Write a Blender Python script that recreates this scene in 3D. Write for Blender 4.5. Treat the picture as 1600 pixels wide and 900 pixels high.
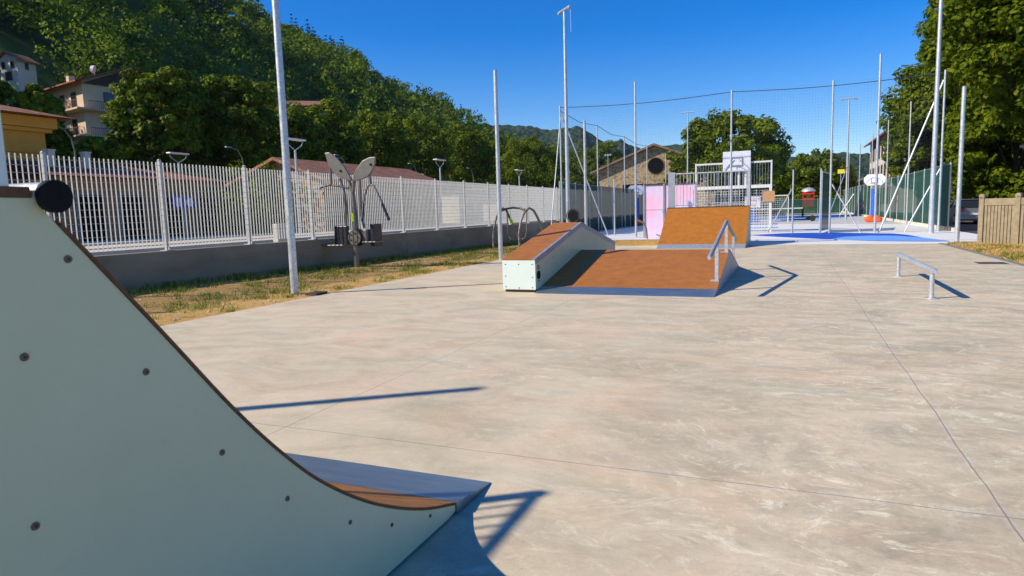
import bpy, math, random
import numpy as np
from math import radians, sin, cos, pi, atan2, hypot
from mathutils import Vector, Matrix

random.seed(7); rng = np.random.default_rng(7)
for o in list(bpy.data.objects): bpy.data.objects.remove(o)
SC = bpy.context.scene; COL = SC.collection

# ------------------------------------------------------------------ camera
F = 1030.0; ROLL = radians(1.67); PITCH = radians(6.62); YAW = radians(22.79); H = 1.5
def _basis():
    fw = Vector((0, cos(PITCH), -sin(PITCH))); r = Vector((1, 0, 0)); u = r.cross(fw)
    r2 = r*cos(ROLL) - u*sin(ROLL); u2 = u*cos(ROLL) + r*sin(ROLL)
    R = Matrix.Rotation(YAW, 3, 'Z')
    return R @ r2, R @ u2, R @ fw
BR, BU, BF = _basis(); CP = Vector((0, 0, H))
def ray(px, py): return (BR*(px-800) - BU*(py-450) + BF*F).normalized()
def gz(px, py, z=0.0):
    d = ray(px, py); return CP + d*((z-H)/d.z)
def atY(px, py, y):
    d = ray(px, py); return CP + d*(y/d.y)
def atX(px, py, x):
    d = ray(px, py); return CP + d*(x/d.x)
cam = bpy.data.cameras.new('camera'); co = bpy.data.objects.new('camera', cam); COL.objects.link(co)
M4 = Matrix.Identity(4)
for i in range(3):
    M4[i][0], M4[i][1], M4[i][2], M4[i][3] = BR[i], BU[i], -BF[i], CP[i]
co.matrix_world = M4
cam.sensor_width = 36; cam.lens = 36*F/1600; cam.clip_end = 6000; cam.clip_start = .05
cam.dof.use_dof = True; cam.dof.focus_distance = 13; cam.dof.aperture_fstop = 6.5
SC.camera = co

# ------------------------------------------------------------------ sky, sun, exposure
AZ = radians(35); EL = radians(36)           # shadows fall towards (cos AZ, sin AZ)
w = bpy.data.worlds.new('World'); SC.world = w; w.use_nodes = True
nt = w.node_tree; bg = nt.nodes['Background']
sky = nt.nodes.new('ShaderNodeTexSky'); sky.sky_type = 'NISHITA'; sky.sun_disc = False
sky.sun_elevation = EL; sky.sun_rotation = atan2(-cos(AZ), -sin(AZ)); sky.altitude = 600
sky.air_density = 1.0; sky.dust_density = 0.25; sky.ozone_density = 3.0
hs = nt.nodes.new('ShaderNodeHueSaturation'); hs.inputs['Saturation'].default_value = 1.54; hs.inputs['Value'].default_value = 1.42; hs.inputs['Hue'].default_value = .516
nt.links.new(sky.outputs[0], hs.inputs['Color']); nt.links.new(hs.outputs[0], bg.inputs['Color'])
bg.inputs['Strength'].default_value = 0.095
sl = bpy.data.lights.new('sun', 'SUN'); sl.energy = 4.8; sl.angle = radians(.53); sl.color = (1, .90, .76)
so = bpy.data.objects.new('sun', sl); COL.objects.link(so)
sd = Vector((cos(AZ)*cos(EL), sin(AZ)*cos(EL), -sin(EL)))
so.rotation_euler = sd.to_track_quat('-Z', 'Y').to_euler()
SC.view_settings.view_transform = 'Standard'; SC.view_settings.look = 'None'
SC.view_settings.exposure = 0.30; SC.view_settings.gamma = 1; SC.view_settings.use_curve_mapping = False
SC.cycles.max_bounces = 6; SC.cycles.transparent_max_bounces = 24

# ------------------------------------------------------------------ helpers
def link(o, parent=None):
    COL.objects.link(o)
    if parent: o.parent = parent
    return o
def tag(o, label=None, cat=None, group=None, kind=None):
    for k, v in (('label', label), ('category', cat), ('group', group), ('kind', kind)):
        if v: o[k] = v
    return o
def empty(name, loc, label=None, cat=None, group=None, rz=0):
    o = bpy.data.objects.new(name, None); link(o); o.location = loc; o.rotation_euler = (0, 0, rz)
    return tag(o, label, cat, group)
def root_of(o):
    while o.parent: o = o.parent
    return o
def copy_tree(o, parent=None):
    c = o.copy(); COL.objects.link(c)
    if parent: c.parent = parent
    for ch in [x for x in bpy.data.objects if x.parent == o]: copy_tree(ch, c)
    return c
class MB:
    """collects shapes in world coordinates (or in the thing's own, with local=True)"""
    def __init__(s): s.v = []; s.f = []
    def add(s, vs, fs):
        n = len(s.v); s.v += [tuple(v) for v in vs]; s.f += [tuple(i+n for i in f) for f in fs]; return s
    def box(s, c, d, rz=0, rot=None):
        R = rot or Matrix.Rotation(rz, 3, 'Z'); c = Vector(c)
        vs = [c + R @ Vector((x*d[0]/2, y*d[1]/2, z*d[2]/2)) for x in (-1, 1) for y in (-1, 1) for z in (-1, 1)]
        return s.add(vs, [(0, 1, 3, 2), (4, 6, 7, 5), (0, 4, 5, 1), (2, 3, 7, 6), (0, 2, 6, 4), (1, 5, 7, 3)])
    def b2(s, a, b):
        return s.box([(p+q)/2 for p, q in zip(a, b)], [abs(q-p) for p, q in zip(a, b)])
    def cyl(s, a, b, r0, r1=None, n=12, cap=True):
        return s.tube([a, b], [r0, r0 if r1 is None else r1], n, cap)
    def tube(s, path, r, n=10, cap=True):
        P = [Vector(p) for p in path]; m = len(P)
        if not isinstance(r, (list, tuple)): r = [r]*m
        T = [(P[min(i+1, m-1)] - P[max(i-1, 0)]).normalized() for i in range(m)]
        u = T[0].orthogonal().normalized(); base = len(s.v)
        for i in range(m):
            u = (u - T[i]*u.dot(T[i])); u = u.normalized() if u.length > 1e-6 else T[i].orthogonal().normalized()
            v = T[i].cross(u)
            for k in range(n):
                a = 2*pi*k/n; s.v.append(tuple(P[i] + (u*cos(a) + v*sin(a))*r[i]))
        for i in range(m-1):
            for k in range(n):
                a = base+i*n+k; b = base+i*n+(k+1) % n; s.f.append((a, b, b+n, a+n))
        if cap:
            s.f.append(tuple(base+k for k in reversed(range(n)))); s.f.append(tuple(base+(m-1)*n+k for k in range(n)))
        return s
    def prism(s, poly, dvec):
        """closed polygon (3D points) extruded by dvec"""
        n = len(poly); d = Vector(dvec); A = [Vector(p) for p in poly]
        vs = A + [p+d for p in A]
        fs = [tuple(reversed(range(n))), tuple(range(n, 2*n))] + [(i, (i+1) % n, (i+1) % n+n, i+n) for i in range(n)]
        return s.add(vs, fs)
    def poly(s, pts): return s.add(pts, [tuple(range(len(pts)))])
    def build(s, name, mat, parent=None, smooth=False, bevel=0, local=False, recalc=True):
        off = Vector((0, 0, 0))
        if parent and not local: off = root_of(parent).location
        me = bpy.data.meshes.new(name)
        me.from_pydata([tuple(Vector(v)-off) for v in s.v], [], s.f); me.update()
        if recalc:
            import bmesh
            bm = bmesh.new(); bm.from_mesh(me); bmesh.ops.recalc_face_normals(bm, faces=bm.faces); bm.to_mesh(me); bm.free()
        if mat: me.materials.append(mat)
        o = bpy.data.objects.new(name, me); link(o, parent)
        if smooth:
            me.polygons.foreach_set('use_smooth', [True]*len(me.polygons))
            try: me.set_sharp_from_angle(angle=radians(40))
            except Exception: pass
        if bevel:
            m = o.modifiers.new('bevel', 'BEVEL'); m.width = bevel; m.segments = 2; m.limit_method = 'ANGLE'
        return o
def struct(o): o['kind'] = 'structure'; return o

# ------------------------------------------------------------------ materials
def new_mat(name, col=(.5, .5, .5), rough=.6, metal=0.0, spec=.5):
    m = bpy.data.materials.new(name); m.use_nodes = True
    b = m.node_tree.nodes['Principled BSDF']; b.inputs['Base Color'].default_value = (*col, 1)
    b.inputs['Roughness'].default_value = rough; b.inputs['Metallic'].default_value = metal
    b.inputs['Specular IOR Level'].default_value = spec
    return m
class N:
    def __init__(s, m): s.t = m.node_tree; s.b = s.t.nodes['Principled BSDF']
    def n(s, typ, **k):
        x = s.t.nodes.new(typ)
        for a, v in k.items():
            if hasattr(x, a): setattr(x, a, v)
        return x
    def l(s, a, b): s.t.links.new(a, b)
    def coord(s, scale=(1, 1, 1), rot=(0, 0, 0), world=False):
        m = s.n('ShaderNodeMapping'); m.inputs['Scale'].default_value = scale; m.inputs['Rotation'].default_value = rot
        if world: s.l(s.n('ShaderNodeNewGeometry').outputs['Position'], m.inputs[0])
        else: s.l(s.n('ShaderNodeTexCoord').outputs['Object'], m.inputs[0])
        return m.outputs[0]
    def noise(s, scale, detail=4, rough=.55, vec=None, dist=0):
        x = s.n('ShaderNodeTexNoise'); x.inputs['Scale'].default_value = scale; x.inputs['Detail'].default_value = detail
        x.inputs['Roughness'].default_value = rough; x.inputs['Distortion'].default_value = dist
        if vec is not None: s.l(vec, x.inputs['Vector'])
        return x.outputs['Fac']
    def ramp(s, fac, stops):
        r = s.n('ShaderNodeValToRGB'); e = r.color_ramp.elements
        while len(e) < len(stops): e.new(.5)
        for i, (p, c) in enumerate(stops): e[i].position = p; e[i].color = (*c, 1) if len(c) == 3 else c
        s.l(fac, r.inputs[0]); return r.outputs[0]
    def mix(s, a, b, fac, mode='MIX'):
        x = s.n('ShaderNodeMix'); x.data_type = 'RGBA'; x.blend_type = mode
        for sock, v in ((x.inputs[0], fac), (x.inputs[6], a), (x.inputs[7], b)):
            if hasattr(v, 'is_output'): s.l(v, sock)
            elif isinstance(v, (int, float)): sock.default_value = v
            else: sock.default_value = (*v, 1)
        return x.outputs[2]
    def math(s, op, a, b=0.0, c=0.0):
        x = s.n('ShaderNodeMath'); x.operation = op
        for i, v in enumerate((a, b, c)):
            if hasattr(v, 'is_output'): s.l(v, x.inputs[i])
            else: x.inputs[i].default_value = v
        return x.outputs[0]
    def bump(s, h, strength=.3, dist=.01):
        x = s.n('ShaderNodeBump'); x.inputs['Strength'].default_value = strength; x.inputs['Distance'].default_value = dist
        s.l(h, x.inputs['Height']); s.l(x.outputs[0], s.b.inputs['Normal'])
    def color(s, c): s.l(c, s.b.inputs['Base Color'])
def mottled(name, c1, c2, scale=8, rough=.6, metal=0, bump=0, bscale=60, bdist=.003, stretch=(1, 1, 1), spec=.5):
    m = new_mat(name, c1, rough, metal, spec); g = N(m)
    v = g.coord(stretch); f = g.noise(scale, 5, .6, v)
    g.color(g.ramp(f, [(.3, c1), (.7, c2)]))
    if bump: g.bump(g.noise(bscale, 4, .6, v), bump, bdist)
    return m

def mat_concrete():
    m = new_mat('poured_concrete', rough=.75, spec=.35); g = N(m)
    P = g.coord(world=True)
    sx0 = g.n('ShaderNodeSeparateXYZ'); g.l(P, sx0.inputs[0])
    fine = g.noise(60, 4, .7, P)
    mid = g.noise(1.1, 9, .62, g.coord((.75, 1.15, 1), (0, 0, -.35), world=True), 1.5)
    hue = g.noise(.42, 5, .6, P, .9); hue2 = g.noise(.8, 6, .62, g.coord((.8, 1.1, 1), (0, 0, .9), world=True), 1.2)
    c = g.ramp(hue, [(.32, (.55, .545, .47)), (.46, (.66, .595, .49)), (.57, (.67, .56, .455)), (.70, (.61, .59, .53))])
    c = g.mix(c, g.ramp(hue2, [(.34, (.52, .515, .455)), (.5, (.64, .585, .50)), (.66, (.70, .55, .45))]), .6)
    c = g.mix(c, g.ramp(mid, [(.32, (.74, .73, .72)), (.5, (.97, .97, .97)), (.70, (1.13, 1.13, 1.14))]), .8, 'MULTIPLY')
    # worn, chalky part of the slab: towards the right and middle
    wear = g.math('ADD', g.math('MULTIPLY', g.math('ADD', sx0.outputs[0], 3.0), .11), g.math('MULTIPLY', g.math('SUBTRACT', g.noise(.45, 4, .6, P), .5), 1.6))
    wear = g.ramp(wear, [(.0, (.25,)*3), (.45, (1, 1, 1))])
    dk = g.noise(.9, 10, .76, g.coord((.75, 1.2, 1), (0, 0, -.2), world=True), 1.8)
    c = g.mix(c, (.36, .335, .30), g.math('MULTIPLY', wear, g.ramp(dk, [(.44, (0, 0, 0)), (.64, (.8, .8, .8))])))
    scr = g.noise(2.4, 12, .88, g.coord((.8, 1.25, 1), (0, 0, .6), world=True), 3.0)
    c = g.mix(c, (.86, .84, .78), g.math('MULTIPLY', wear, g.ramp(scr, [(.52, (0, 0, 0)), (.62, (.9, .9, .9))])))
    grit = g.noise(10, 8, .8, P, .5)
    c = g.mix(c, g.ramp(grit, [(.36, (.86, .855, .85)), (.5, (1, 1, 1)), (.64, (1.1, 1.1, 1.09))]), g.math('ADD', .15, g.math('MULTIPLY', wear, .55)), 'MULTIPLY')
    ora = g.noise(1.6, 6, .7, g.coord(world=True, rot=(0, 0, .7)), .6)
    c = g.mix(c, (.56, .40, .24), g.ramp(ora, [(.60, (0, 0, 0)), (.74, (.35, .35, .35))]))
    # hairline cracks and small dark spots
    spk = g.noise(38, 2, .5, P)
    c = g.mix(c, (.16, .15, .14), g.ramp(spk, [(.735, (0, 0, 0)), (.77, (.7, .7, .7))]))
    c = g.mix(c, g.ramp(fine, [(.3, (.9,)*3), (.7, (1.06,)*3)]), .5, 'MULTIPLY')
    c = g.mix(c, (1.0, .935, .735), 1.0, 'MULTIPLY')
    # joints cut along both directions
    sx = g.n('ShaderNodeSeparateXYZ'); g.l(P, sx.inputs[0])
    wob = g.math('MULTIPLY', g.math('SUBTRACT', g.noise(1.2, 3, .5, P), .5), .05)
    def dist(axis, c0):
        return g.math('ABSOLUTE', g.math('ADD', g.math('SUBTRACT', sx.outputs[axis], c0), wob))
    d = dist(0, -3.33)
    for ax, c0 in ((0, .98), (0, 5.4), (1, 3.62)): d = g.math('MINIMUM', d, dist(ax, c0))
    brk = g.noise(2.3, 3, .6, P)
    edge = g.math('MULTIPLY', g.math('LESS_THAN', d, .022), g.math('GREATER_THAN', brk, .5))
    c = g.mix(c, (.66, .62, .56), g.math('MULTIPLY', edge, .15))
    c = g.mix(c, (.10, .09, .085), g.math('MULTIPLY', g.math('LESS_THAN', d, .0036), .65))
    g.color(c)
    g.l(g.ramp(mid, [(.3, (.85,)*3), (.7, (.6,)*3)]), g.b.inputs['Roughness'])
    g.bump(g.math('ADD', fine, g.math('MULTIPLY', mid, .6)), .25, .004)
    return m
def mat_drygrass():
    m = new_mat('dry_soil', rough=.95, spec=.15); g = N(m); P = g.coord(world=True)
    a = g.noise(1.2, 8, .7, P, .5); b = g.noise(9, 6, .7, P); c3 = g.noise(45, 4, .7, P)
    c = g.ramp(a, [(.3, (.48, .26, .075)), (.5, (.64, .37, .11)), (.7, (.76, .49, .18))])
    c = g.mix(c, g.ramp(b, [(.3, (.34, .19, .06)), (.55, (.78, .50, .18))]), .4)
    c = g.mix(c, (.10, .17, .02), g.ramp(g.noise(2.6, 8, .8, g.coord((1, .8, 1), world=True), .3), [(.53, (0, 0, 0)), (.62, (.75,)*3)]))
    c = g.mix(c, g.ramp(c3, [(.3, (.6,)*3), (.7, (1.2,)*3)]), .6, 'MULTIPLY')
    c = g.mix(c, (.16, .09, .035), g.ramp(g.noise(16, 6, .8, P), [(.56, (0,)*3), (.64, (.7,)*3)]))
    g.color(c); g.bump(c3, .8, .03); return m
def mat_leaf(name, dark, light, trans=.25, scale=.6, yellow=None):
    m = new_mat(name, dark, .6, 0, .12); g = N(m)
    v = g.coord(world=True)
    c = g.ramp(g.noise(scale, 3, .6, v), [(.38, dark), (.60, light)])  # random leaf tone, contrast widened to stand in for lit and shaded foliage
    f = g.noise(scale*6, 2, .6, v)
    c = g.mix(c, yellow or light, g.ramp(f, [(.46, (0,)*3), (.66, (.8,)*3)]))
    g.color(c)
    t = g.n('ShaderNodeBsdfTranslucent'); g.l(c, t.inputs[0])
    mx = g.n('ShaderNodeMixShader'); mx.inputs[0].default_value = trans
    g.l(g.b.outputs[0], mx.inputs[1]); g.l(t.outputs[0], mx.inputs[2])
    g.l(mx.outputs[0], g.t.nodes['Material Output'].inputs[0]); return m
def mat_see(name, col, alpha, rough=.7):
    m = new_mat(name, col, rough); m.node_tree.nodes['Principled BSDF'].inputs['Alpha'].default_value = alpha; return m
def mat_tiles(name, c1, c2, scale=2.6):
    m = new_mat(name, c1, .85, 0, .2); g = N(m); v = g.coord()
    b = g.n('ShaderNodeTexBrick'); b.inputs['Scale'].default_value = scale; g.l(v, b.inputs['Vector'])
    b.inputs['Color1'].default_value = (*c1, 1); b.inputs['Color2'].default_value = (*c2, 1)
    b.inputs['Mortar'].default_value = (c1[0]*.35, c1[1]*.35, c1[2]*.35, 1); b.inputs['Mortar Size'].default_value = .03
    g.color(g.mix(b.outputs[0], g.ramp(g.noise(1.5, 6, .7, v), [(.3, (.55,)*3), (.7, (1.25,)*3)]), .8, 'MULTIPLY'))
    g.bump(g.noise(12, 3, .5, v), .5, .05); return m
def mat_stone():
    m = new_mat('rubble_stone', rough=.9, spec=.2); g = N(m); v = g.coord((1, 1, 1.5))
    vo = g.n('ShaderNodeTexVoronoi'); vo.inputs['Scale'].default_value = 4.2; g.l(v, vo.inputs['Vector'])
    c = g.ramp(vo.outputs['Distance'], [(.15, (.44, .34, .20)), (.5, (.38, .29, .17)), (.75, (.22, .165, .10))])
    c = g.mix(c, vo.outputs['Color'], .12, 'OVERLAY')
    c = g.mix(c, (.46, .16, .07), g.ramp(g.noise(.35, 5, .7, v, .4), [(.60, (0,)*3), (.68, (.8,)*3)]))
    c = g.mix(c, (.55, .45, .30), g.ramp(g.noise(.8, 5, .7, v), [(.5, (0,)*3), (.7, (.6,)*3)]))
    g.color(c); g.bump(vo.outputs['Distance'], .6, .05); return m
def mat_galv(name='galvanised_steel', c1=(.50, .53, .55), c2=(.66, .69, .70), rough=.45, metal=.55):
    m = new_mat(name, c1, rough, metal); g = N(m); v = g.coord()
    vo = g.n('ShaderNodeTexVoronoi'); vo.inputs['Scale'].default_value = 35; g.l(v, vo.inputs['Vector'])
    c = g.mix(g.ramp(vo.outputs['Color'], [(.2, c1), (.8, c2)]), g.ramp(g.noise(3, 5, .6, v), [(.3, (.8,)*3), (.7, (1.1,)*3)]), .5, 'MULTIPLY')
    g.color(c); g.l(g.ramp(g.noise(9, 3, .5, v), [(.3, (rough-.1,)*3), (.7, (rough+.15,)*3)]), g.b.inputs['Roughness'])
    return m
def mat_ply(name, base, sx=1):
    m = new_mat(name, base, .55, 0, .2); g = N(m); v = g.coord()
    c = g.ramp(g.noise(5, 6, .65, v), [(.3, tuple(x*.82 for x in base)), (.7, tuple(x*1.16 for x in base))])
    sc = g.noise(2.2, 8, .8, g.coord((.6, 2.5, 1)), 2)
    c = g.mix(c, tuple(min(1, x*1.9+.08) for x in base), g.ramp(sc, [(.64, (0,)*3), (.78, (.3,)*3)]))
    fine = g.noise(190, 2, .6, v)
    c = g.mix(c, g.ramp(fine, [(.3, (.75,)*3), (.7, (1.15,)*3)]), .6, 'MULTIPLY')
    g.color(c); g.bump(fine, .25, .002)
    g.l(g.ramp(sc, [(.3, (.55,)*3), (.7, (.42,)*3)]), g.b.inputs['Roughness']); return m

MT = dict(
 concrete=mat_concrete(), dry=mat_drygrass(),
 wallc=mottled('cast_wall', (.20, .165, .105), (.31, .26, .18), 1.6, .85, 0, .3, 40, .006, (1, .6, 1.6)),
 galv=mat_galv(), galvd=mat_galv('dull_zinc', (.30, .34, .37), (.42, .46, .49), .5, .4),
 grate=mottled('fence_zinc', (.46, .47, .45), (.56, .57, .54), 5, .55, .2),
 ply=mat_ply('brown_ply', (.40, .147, .021)), plye=mottled('ply_edge', (.10, .045, .02), (.17, .075, .03), 30, .7),
 panel=mottled('white_laminate_shade', (.57, .61, .385), (.62, .66, .43), 2.5, .45, 0, .06, 120, .001),  # laminate tinted for sides in shade, shade tone put into the colour
 panelw=mottled('white_laminate_lit', (.66, .76, .68), (.72, .82, .74), 2.5, .45),  # same laminate, paler tint painted for the sunlit box ends
 steel=mottled('ramp_steel', (.21, .28, .31), (.33, .41, .44), 3, .38, .75, .1, 60, .002, (.6, 3, 1)),
 black=mottled('black_rubber', (.006, .006, .007), (.012, .012, .013), 20, .6, spec=.15),
 screw=new_mat('screw_steel', (.16, .125, .085), .5, .5), screwd=new_mat('screw_dark', (.05, .05, .05), .5, .5),
 white=mottled('white_paint', (.70, .69, .64), (.80, .79, .74), 6, .45),
 board=mottled('white_board', (.72, .74, .76), (.82, .83, .85), 5, .4),
 asphalt=mottled('asphalt', (.060, .056, .052), (.10, .094, .085), 1.4, .9, 0, .5, 150, .01),
 kerb=mottled('kerb_stone', (.15, .145, .14), (.25, .24, .23), 7, .85, 0, .3, 70, .006),
 court=mottled('court_coating', (.50, .50, .47), (.58, .57, .54), .5, .7),
 courtw=mottled('court_white', (.74, .73, .68), (.80, .79, .74), .6, .65),
 blue=mottled('court_blue', (.003, .060, .46), (.005, .08, .54), 1.3, .6), lblue=mottled('court_light_blue', (.14, .36, .82), (.18, .42, .88), 1.3, .6),
 gym=mottled('grey_paint', (.16, .145, .115), (.20, .185, .15), 9, .38, .1), gymd=mottled('black_paint', (.02, .022, .028), (.035, .038, .045), 9, .4),
 lime=new_mat('lime_sticker', (.55, .80, .02), .5), stone=mat_stone(),
 yellowwall=mottled('ochre_plaster', (.66, .30, .035), (.72, .36, .055), 1.5, .85), cream=mottled('cream_plaster', (.60, .45, .28), (.68, .52, .34), 1.2, .85),
 whitewall=mottled('white_plaster', (.62, .56, .50), (.72, .66, .60), 1.4, .85), tan=mottled('tan_plaster', (.24, .14, .065), (.31, .19, .09), 1.2, .9),
 tiles=mat_tiles('terracotta_tiles', (.36, .16, .085), (.48, .25, .15)), tilesr=mat_tiles('red_roof', (.30, .09, .055), (.40, .16, .10), 3),
 eave=mottled('brown_timber', (.045, .032, .024), (.08, .055, .04), 6, .8), glass=new_mat('window_glass', (.02, .024, .03), .12, 0, .6),
 dark=new_mat('dark_recess', (.008, .008, .009), .95, 0, .05), shutter=mottled('shutter_paint', (.12, .06, .035), (.17, .09, .05), 12, .7),
 slate=mottled('grey_roof', (.10, .10, .105), (.16, .16, .165), 5, .8),
 orange=mottled('orange_plastic', (.80, .11, .012), (.88, .15, .02), 8, .4), bluepad=mottled('blue_padding', (.012, .10, .55), (.02, .14, .65), 8, .45),
 red=mottled('red_plastic', (.62, .02, .018), (.72, .04, .03), 8, .4), pinkw=None,
 netgreen=mat_see('green_mesh', (.006, .070, .048), .80), netdark=new_mat('net_cord', (.05, .065, .085), .8),
 bark=mottled('bark', (.055, .042, .03), (.11, .085, .06), 4, .95, 0, .8, 14, .05, (1, 1, .3)),
 card=mottled('brown_card', (.50, .27, .12), (.58, .33, .16), 7, .8), yellow=new_mat('yellow_sign', (.85, .75, .05), .5),
 signblue=new_mat('sign_blue', (.03, .06, .40), .5), signwhite=new_mat('sign_white', (.8, .8, .85), .5),
 post=mottled('concrete_fence_post', (.25, .20, .115), (.37, .30, .185), 7, .85, 0, .3, 60, .006), ballast=mottled('railway_ballast', (.10, .09, .085), (.20, .18, .165), 30, .95, 0, .8, 40, .05),
 platform=mottled('platform_paving', (.56, .50, .38), (.66, .60, .47), 3, .9), creamrail=mottled('cream_concrete', (.62, .56, .44), (.70, .64, .52), 6, .8),
 carpaint=new_mat('silver_car_paint', (.30, .31, .33), .28, .6), tail=new_mat('tail_lamp', (.6, .01, .02), .2), tyre=new_mat('tyre', (.02, .02, .02), .8),
 plate=new_mat('number_plate', (.7, .7, .7), .5), lens=new_mat('lamp_lens', (.8, .8, .78), .3),
 leafL=mat_leaf('linden_leaves', (.035, .070, .004), (.12, .18, .006), .24, .35, (.30, .34, .010)),
 leafR=mat_leaf('chestnut_leaves', (.045, .095, .004), (.13, .19, .008), .42, .5, (.27, .29, .012)),
 leafC=mat_leaf('oak_leaves', (.055, .10, .006), (.15, .21, .010), .38, .5, (.28, .31, .015)),
 leafH=mat_leaf('hill_wood_leaves', (.030, .085, .006), (.17, .26, .012), .36, .11, (.30, .36, .02)),  # tree-sized tone noise also paints bright crowns and dark gaps
 leafP=mat_leaf('pine_needles', (.022, .045, .012), (.045, .070, .016), .1, .3), grassm=mat_leaf('grass_blades', (.09, .19, .012), (.18, .30, .025), .4, 1.2, (.30, .34, .05)),
 strawm=mat_leaf('dry_blades', (.50, .32, .10), (.66, .45, .16), .2, 2.0, (.72, .54, .22)),
 hillg=mottled('hill_floor', (.06, .095, .016), (.13, .145, .04), .06, .95, spec=.05), meadow=mottled('rough_meadow', (.10, .12, .035), (.18, .17, .06), .5, .95, 0, .5, 8, .1),
)
def mat_pink():
    m = new_mat('pink_perforated_sheet', (.8, .6, .75), .6); g = N(m); v = g.coord()
    w1 = g.n('ShaderNodeTexWave'); w1.inputs['Scale'].default_value = 5.5; w1.inputs['Distortion'].default_value = .3; g.l(v, w1.inputs['Vector'])
    w2 = g.n('ShaderNodeTexWave'); w2.bands_direction = 'Z'; w2.inputs['Scale'].default_value = 6; w2.inputs['Distortion'].default_value = .3; g.l(v, w2.inputs['Vector'])
    f = g.math('MULTIPLY', w1.outputs['Fac'], w2.outputs['Fac'])
    c = g.mix((.62, .50, .78), (.86, .36, .58), g.ramp(g.noise(1.2, 3, .5, v, .5), [(.4, (0,)*3), (.6, (1,)*3)])); c = g.mix(c, (.90, .86, .92), g.ramp(f, [(.1, (0,)*3), (.5, (.9,)*3)]))
    g.color(c); return m
def scuffs(m, dirt, amt=.35):
    g = N(m); src = g.b.inputs['Base Color'].links[0].from_socket; v = g.coord()
    a_ = g.ramp(g.noise(1.1, 9, .8, g.coord((1, 1, 3)), 2.0), [(.60, (0,)*3), (.72, (amt,)*3)])
    c = g.mix(src, dirt, a_)
    st = g.ramp(g.noise(2.4, 10, .85, g.coord((1, 5, .8), (0.5, 0, 0)), 1.0), [(.64, (0,)*3), (.68, (amt*.8,)*3)])
    g.color(g.mix(c, tuple(x*.55 for x in dirt), st))
for k_ in ('panel', 'panelw'): scuffs(MT[k_], (.42, .40, .30), .3)
scuffs(MT['wallc'], (.11, .10, .075), .7)
MT['pinkw'] = mat_pink(); MT['tilesh'] = mat_tiles('weathered_tiles', (.20, .13, .095), (.30, .22, .16))
def mat_hill(name, a, b, sc):
    m = new_mat(name, a, .95, 0, .1); g = N(m); v = g.coord(world=True)
    vo = g.n('ShaderNodeTexVoronoi'); vo.inputs['Scale'].default_value = sc; g.l(v, vo.inputs['Vector'])
    c = g.ramp(g.noise(sc*.12, 6, .7, v, .4), [(.3, a), (.7, b)])
    c = g.mix(c, g.ramp(vo.outputs['Color'], [(.1, (.55,)*3), (.9, (1.35,)*3)]), .8, 'MULTIPLY')
    g.color(c); g.bump(g.math('SUBTRACT', 1.0, vo.outputs['Distance']), 1.0, 4.0); return m
MT['farhill'] = mat_hill('wooded_ridge', (.022, .045, .022), (.050, .080, .030), .13)

# ================================================================== SETTING
struct(MB().poly([(-2500, -1200, -.45), (2500, -1200, -.45), (2500, 4000, -.45), (-2500, 4000, -.45)]).build('ground', MT['meadow']))
# concrete slab with a real edge
struct(MB().b2((-8.35, -9, -.3), (4.72, 26.25, 0)).build('concrete_slab', MT['concrete']))
struct(MB().b2((4.72, -9, -.3), (4.86, 26.3, .012)).build('kerb', MT['kerb']))
# pale strip joining slab and court, then the coated court
struct(MB().b2((-3.4, 26.25, -.3), (7.3, 28.6, -.004)).build('path', MT['courtw']))
struct(MB().b2((-12.1, 31.2, -.31), (-3.4, 105, -.002)).b2((-3.4, 28.6, -.31), (7.3, 105, -.002)).build('court_floor', MT['court']))
def flat(name, pts, z, mat): return struct(MB().poly([(p[0], p[1], z) for p in pts]).build(name, mat))
flat('court_floor_white', [(-12.1, 36.6), (-12.1, 31.25), (-3.39, 31.25), (-3.39, 28.65), (7.25, 28.65), (7.25, 36.6), (7.0, 48), (1.0, 52), (-6, 57), (-12.1, 58)], .003, MT['courtw'])
flat('court_floor_blue', [gz(px, py) for px, py in [(1168, 367.5), (1230, 364.4), (1300, 363.6), (1395, 365), (1418, 367), (1440, 371), (1400, 372), (1340, 373), (1296, 374), (1230, 371)]], .007, MT['blue'])
flat('court_floor_light_blue', [gz(px, py) for px, py in [(1296, 373.8), (1320, 370.2), (1360, 368.4), (1400, 368.6), (1440, 371.3), (1486, 377), (1440, 377.2), (1370, 376.6)]], .011, MT['lblue'])
flat('court_floor_band', [gz(px, py) for px, py in [(1110, 345.5), (1110, 341), (1300, 337.5), (1325, 339), (1290, 342.5), (1200, 345)]], .007, MT['lblue'])
flat('court_line', [gz(px, py) for px, py in [(1160, 357.6), (1160, 355.9), (1216, 354.6), (1216, 356.0)]], .011, MT['lblue'])
flat('court_line', [gz(px, py) for px, py in [(1170, 351.3), (1170, 350.0), (1215, 349.4), (1215, 350.6)]], .011, MT['blue'])
flat('court_line', [gz(px, py) for px, py in [(1258, 359.6), (1258, 358.8), (1292, 357.9), (1292, 358.9)]], .011, MT['lblue'])
struct(MB().b2((7.02, 36, -.3), (7.3, 105, .16)).build('court_kerb', MT['creamrail']))
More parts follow.
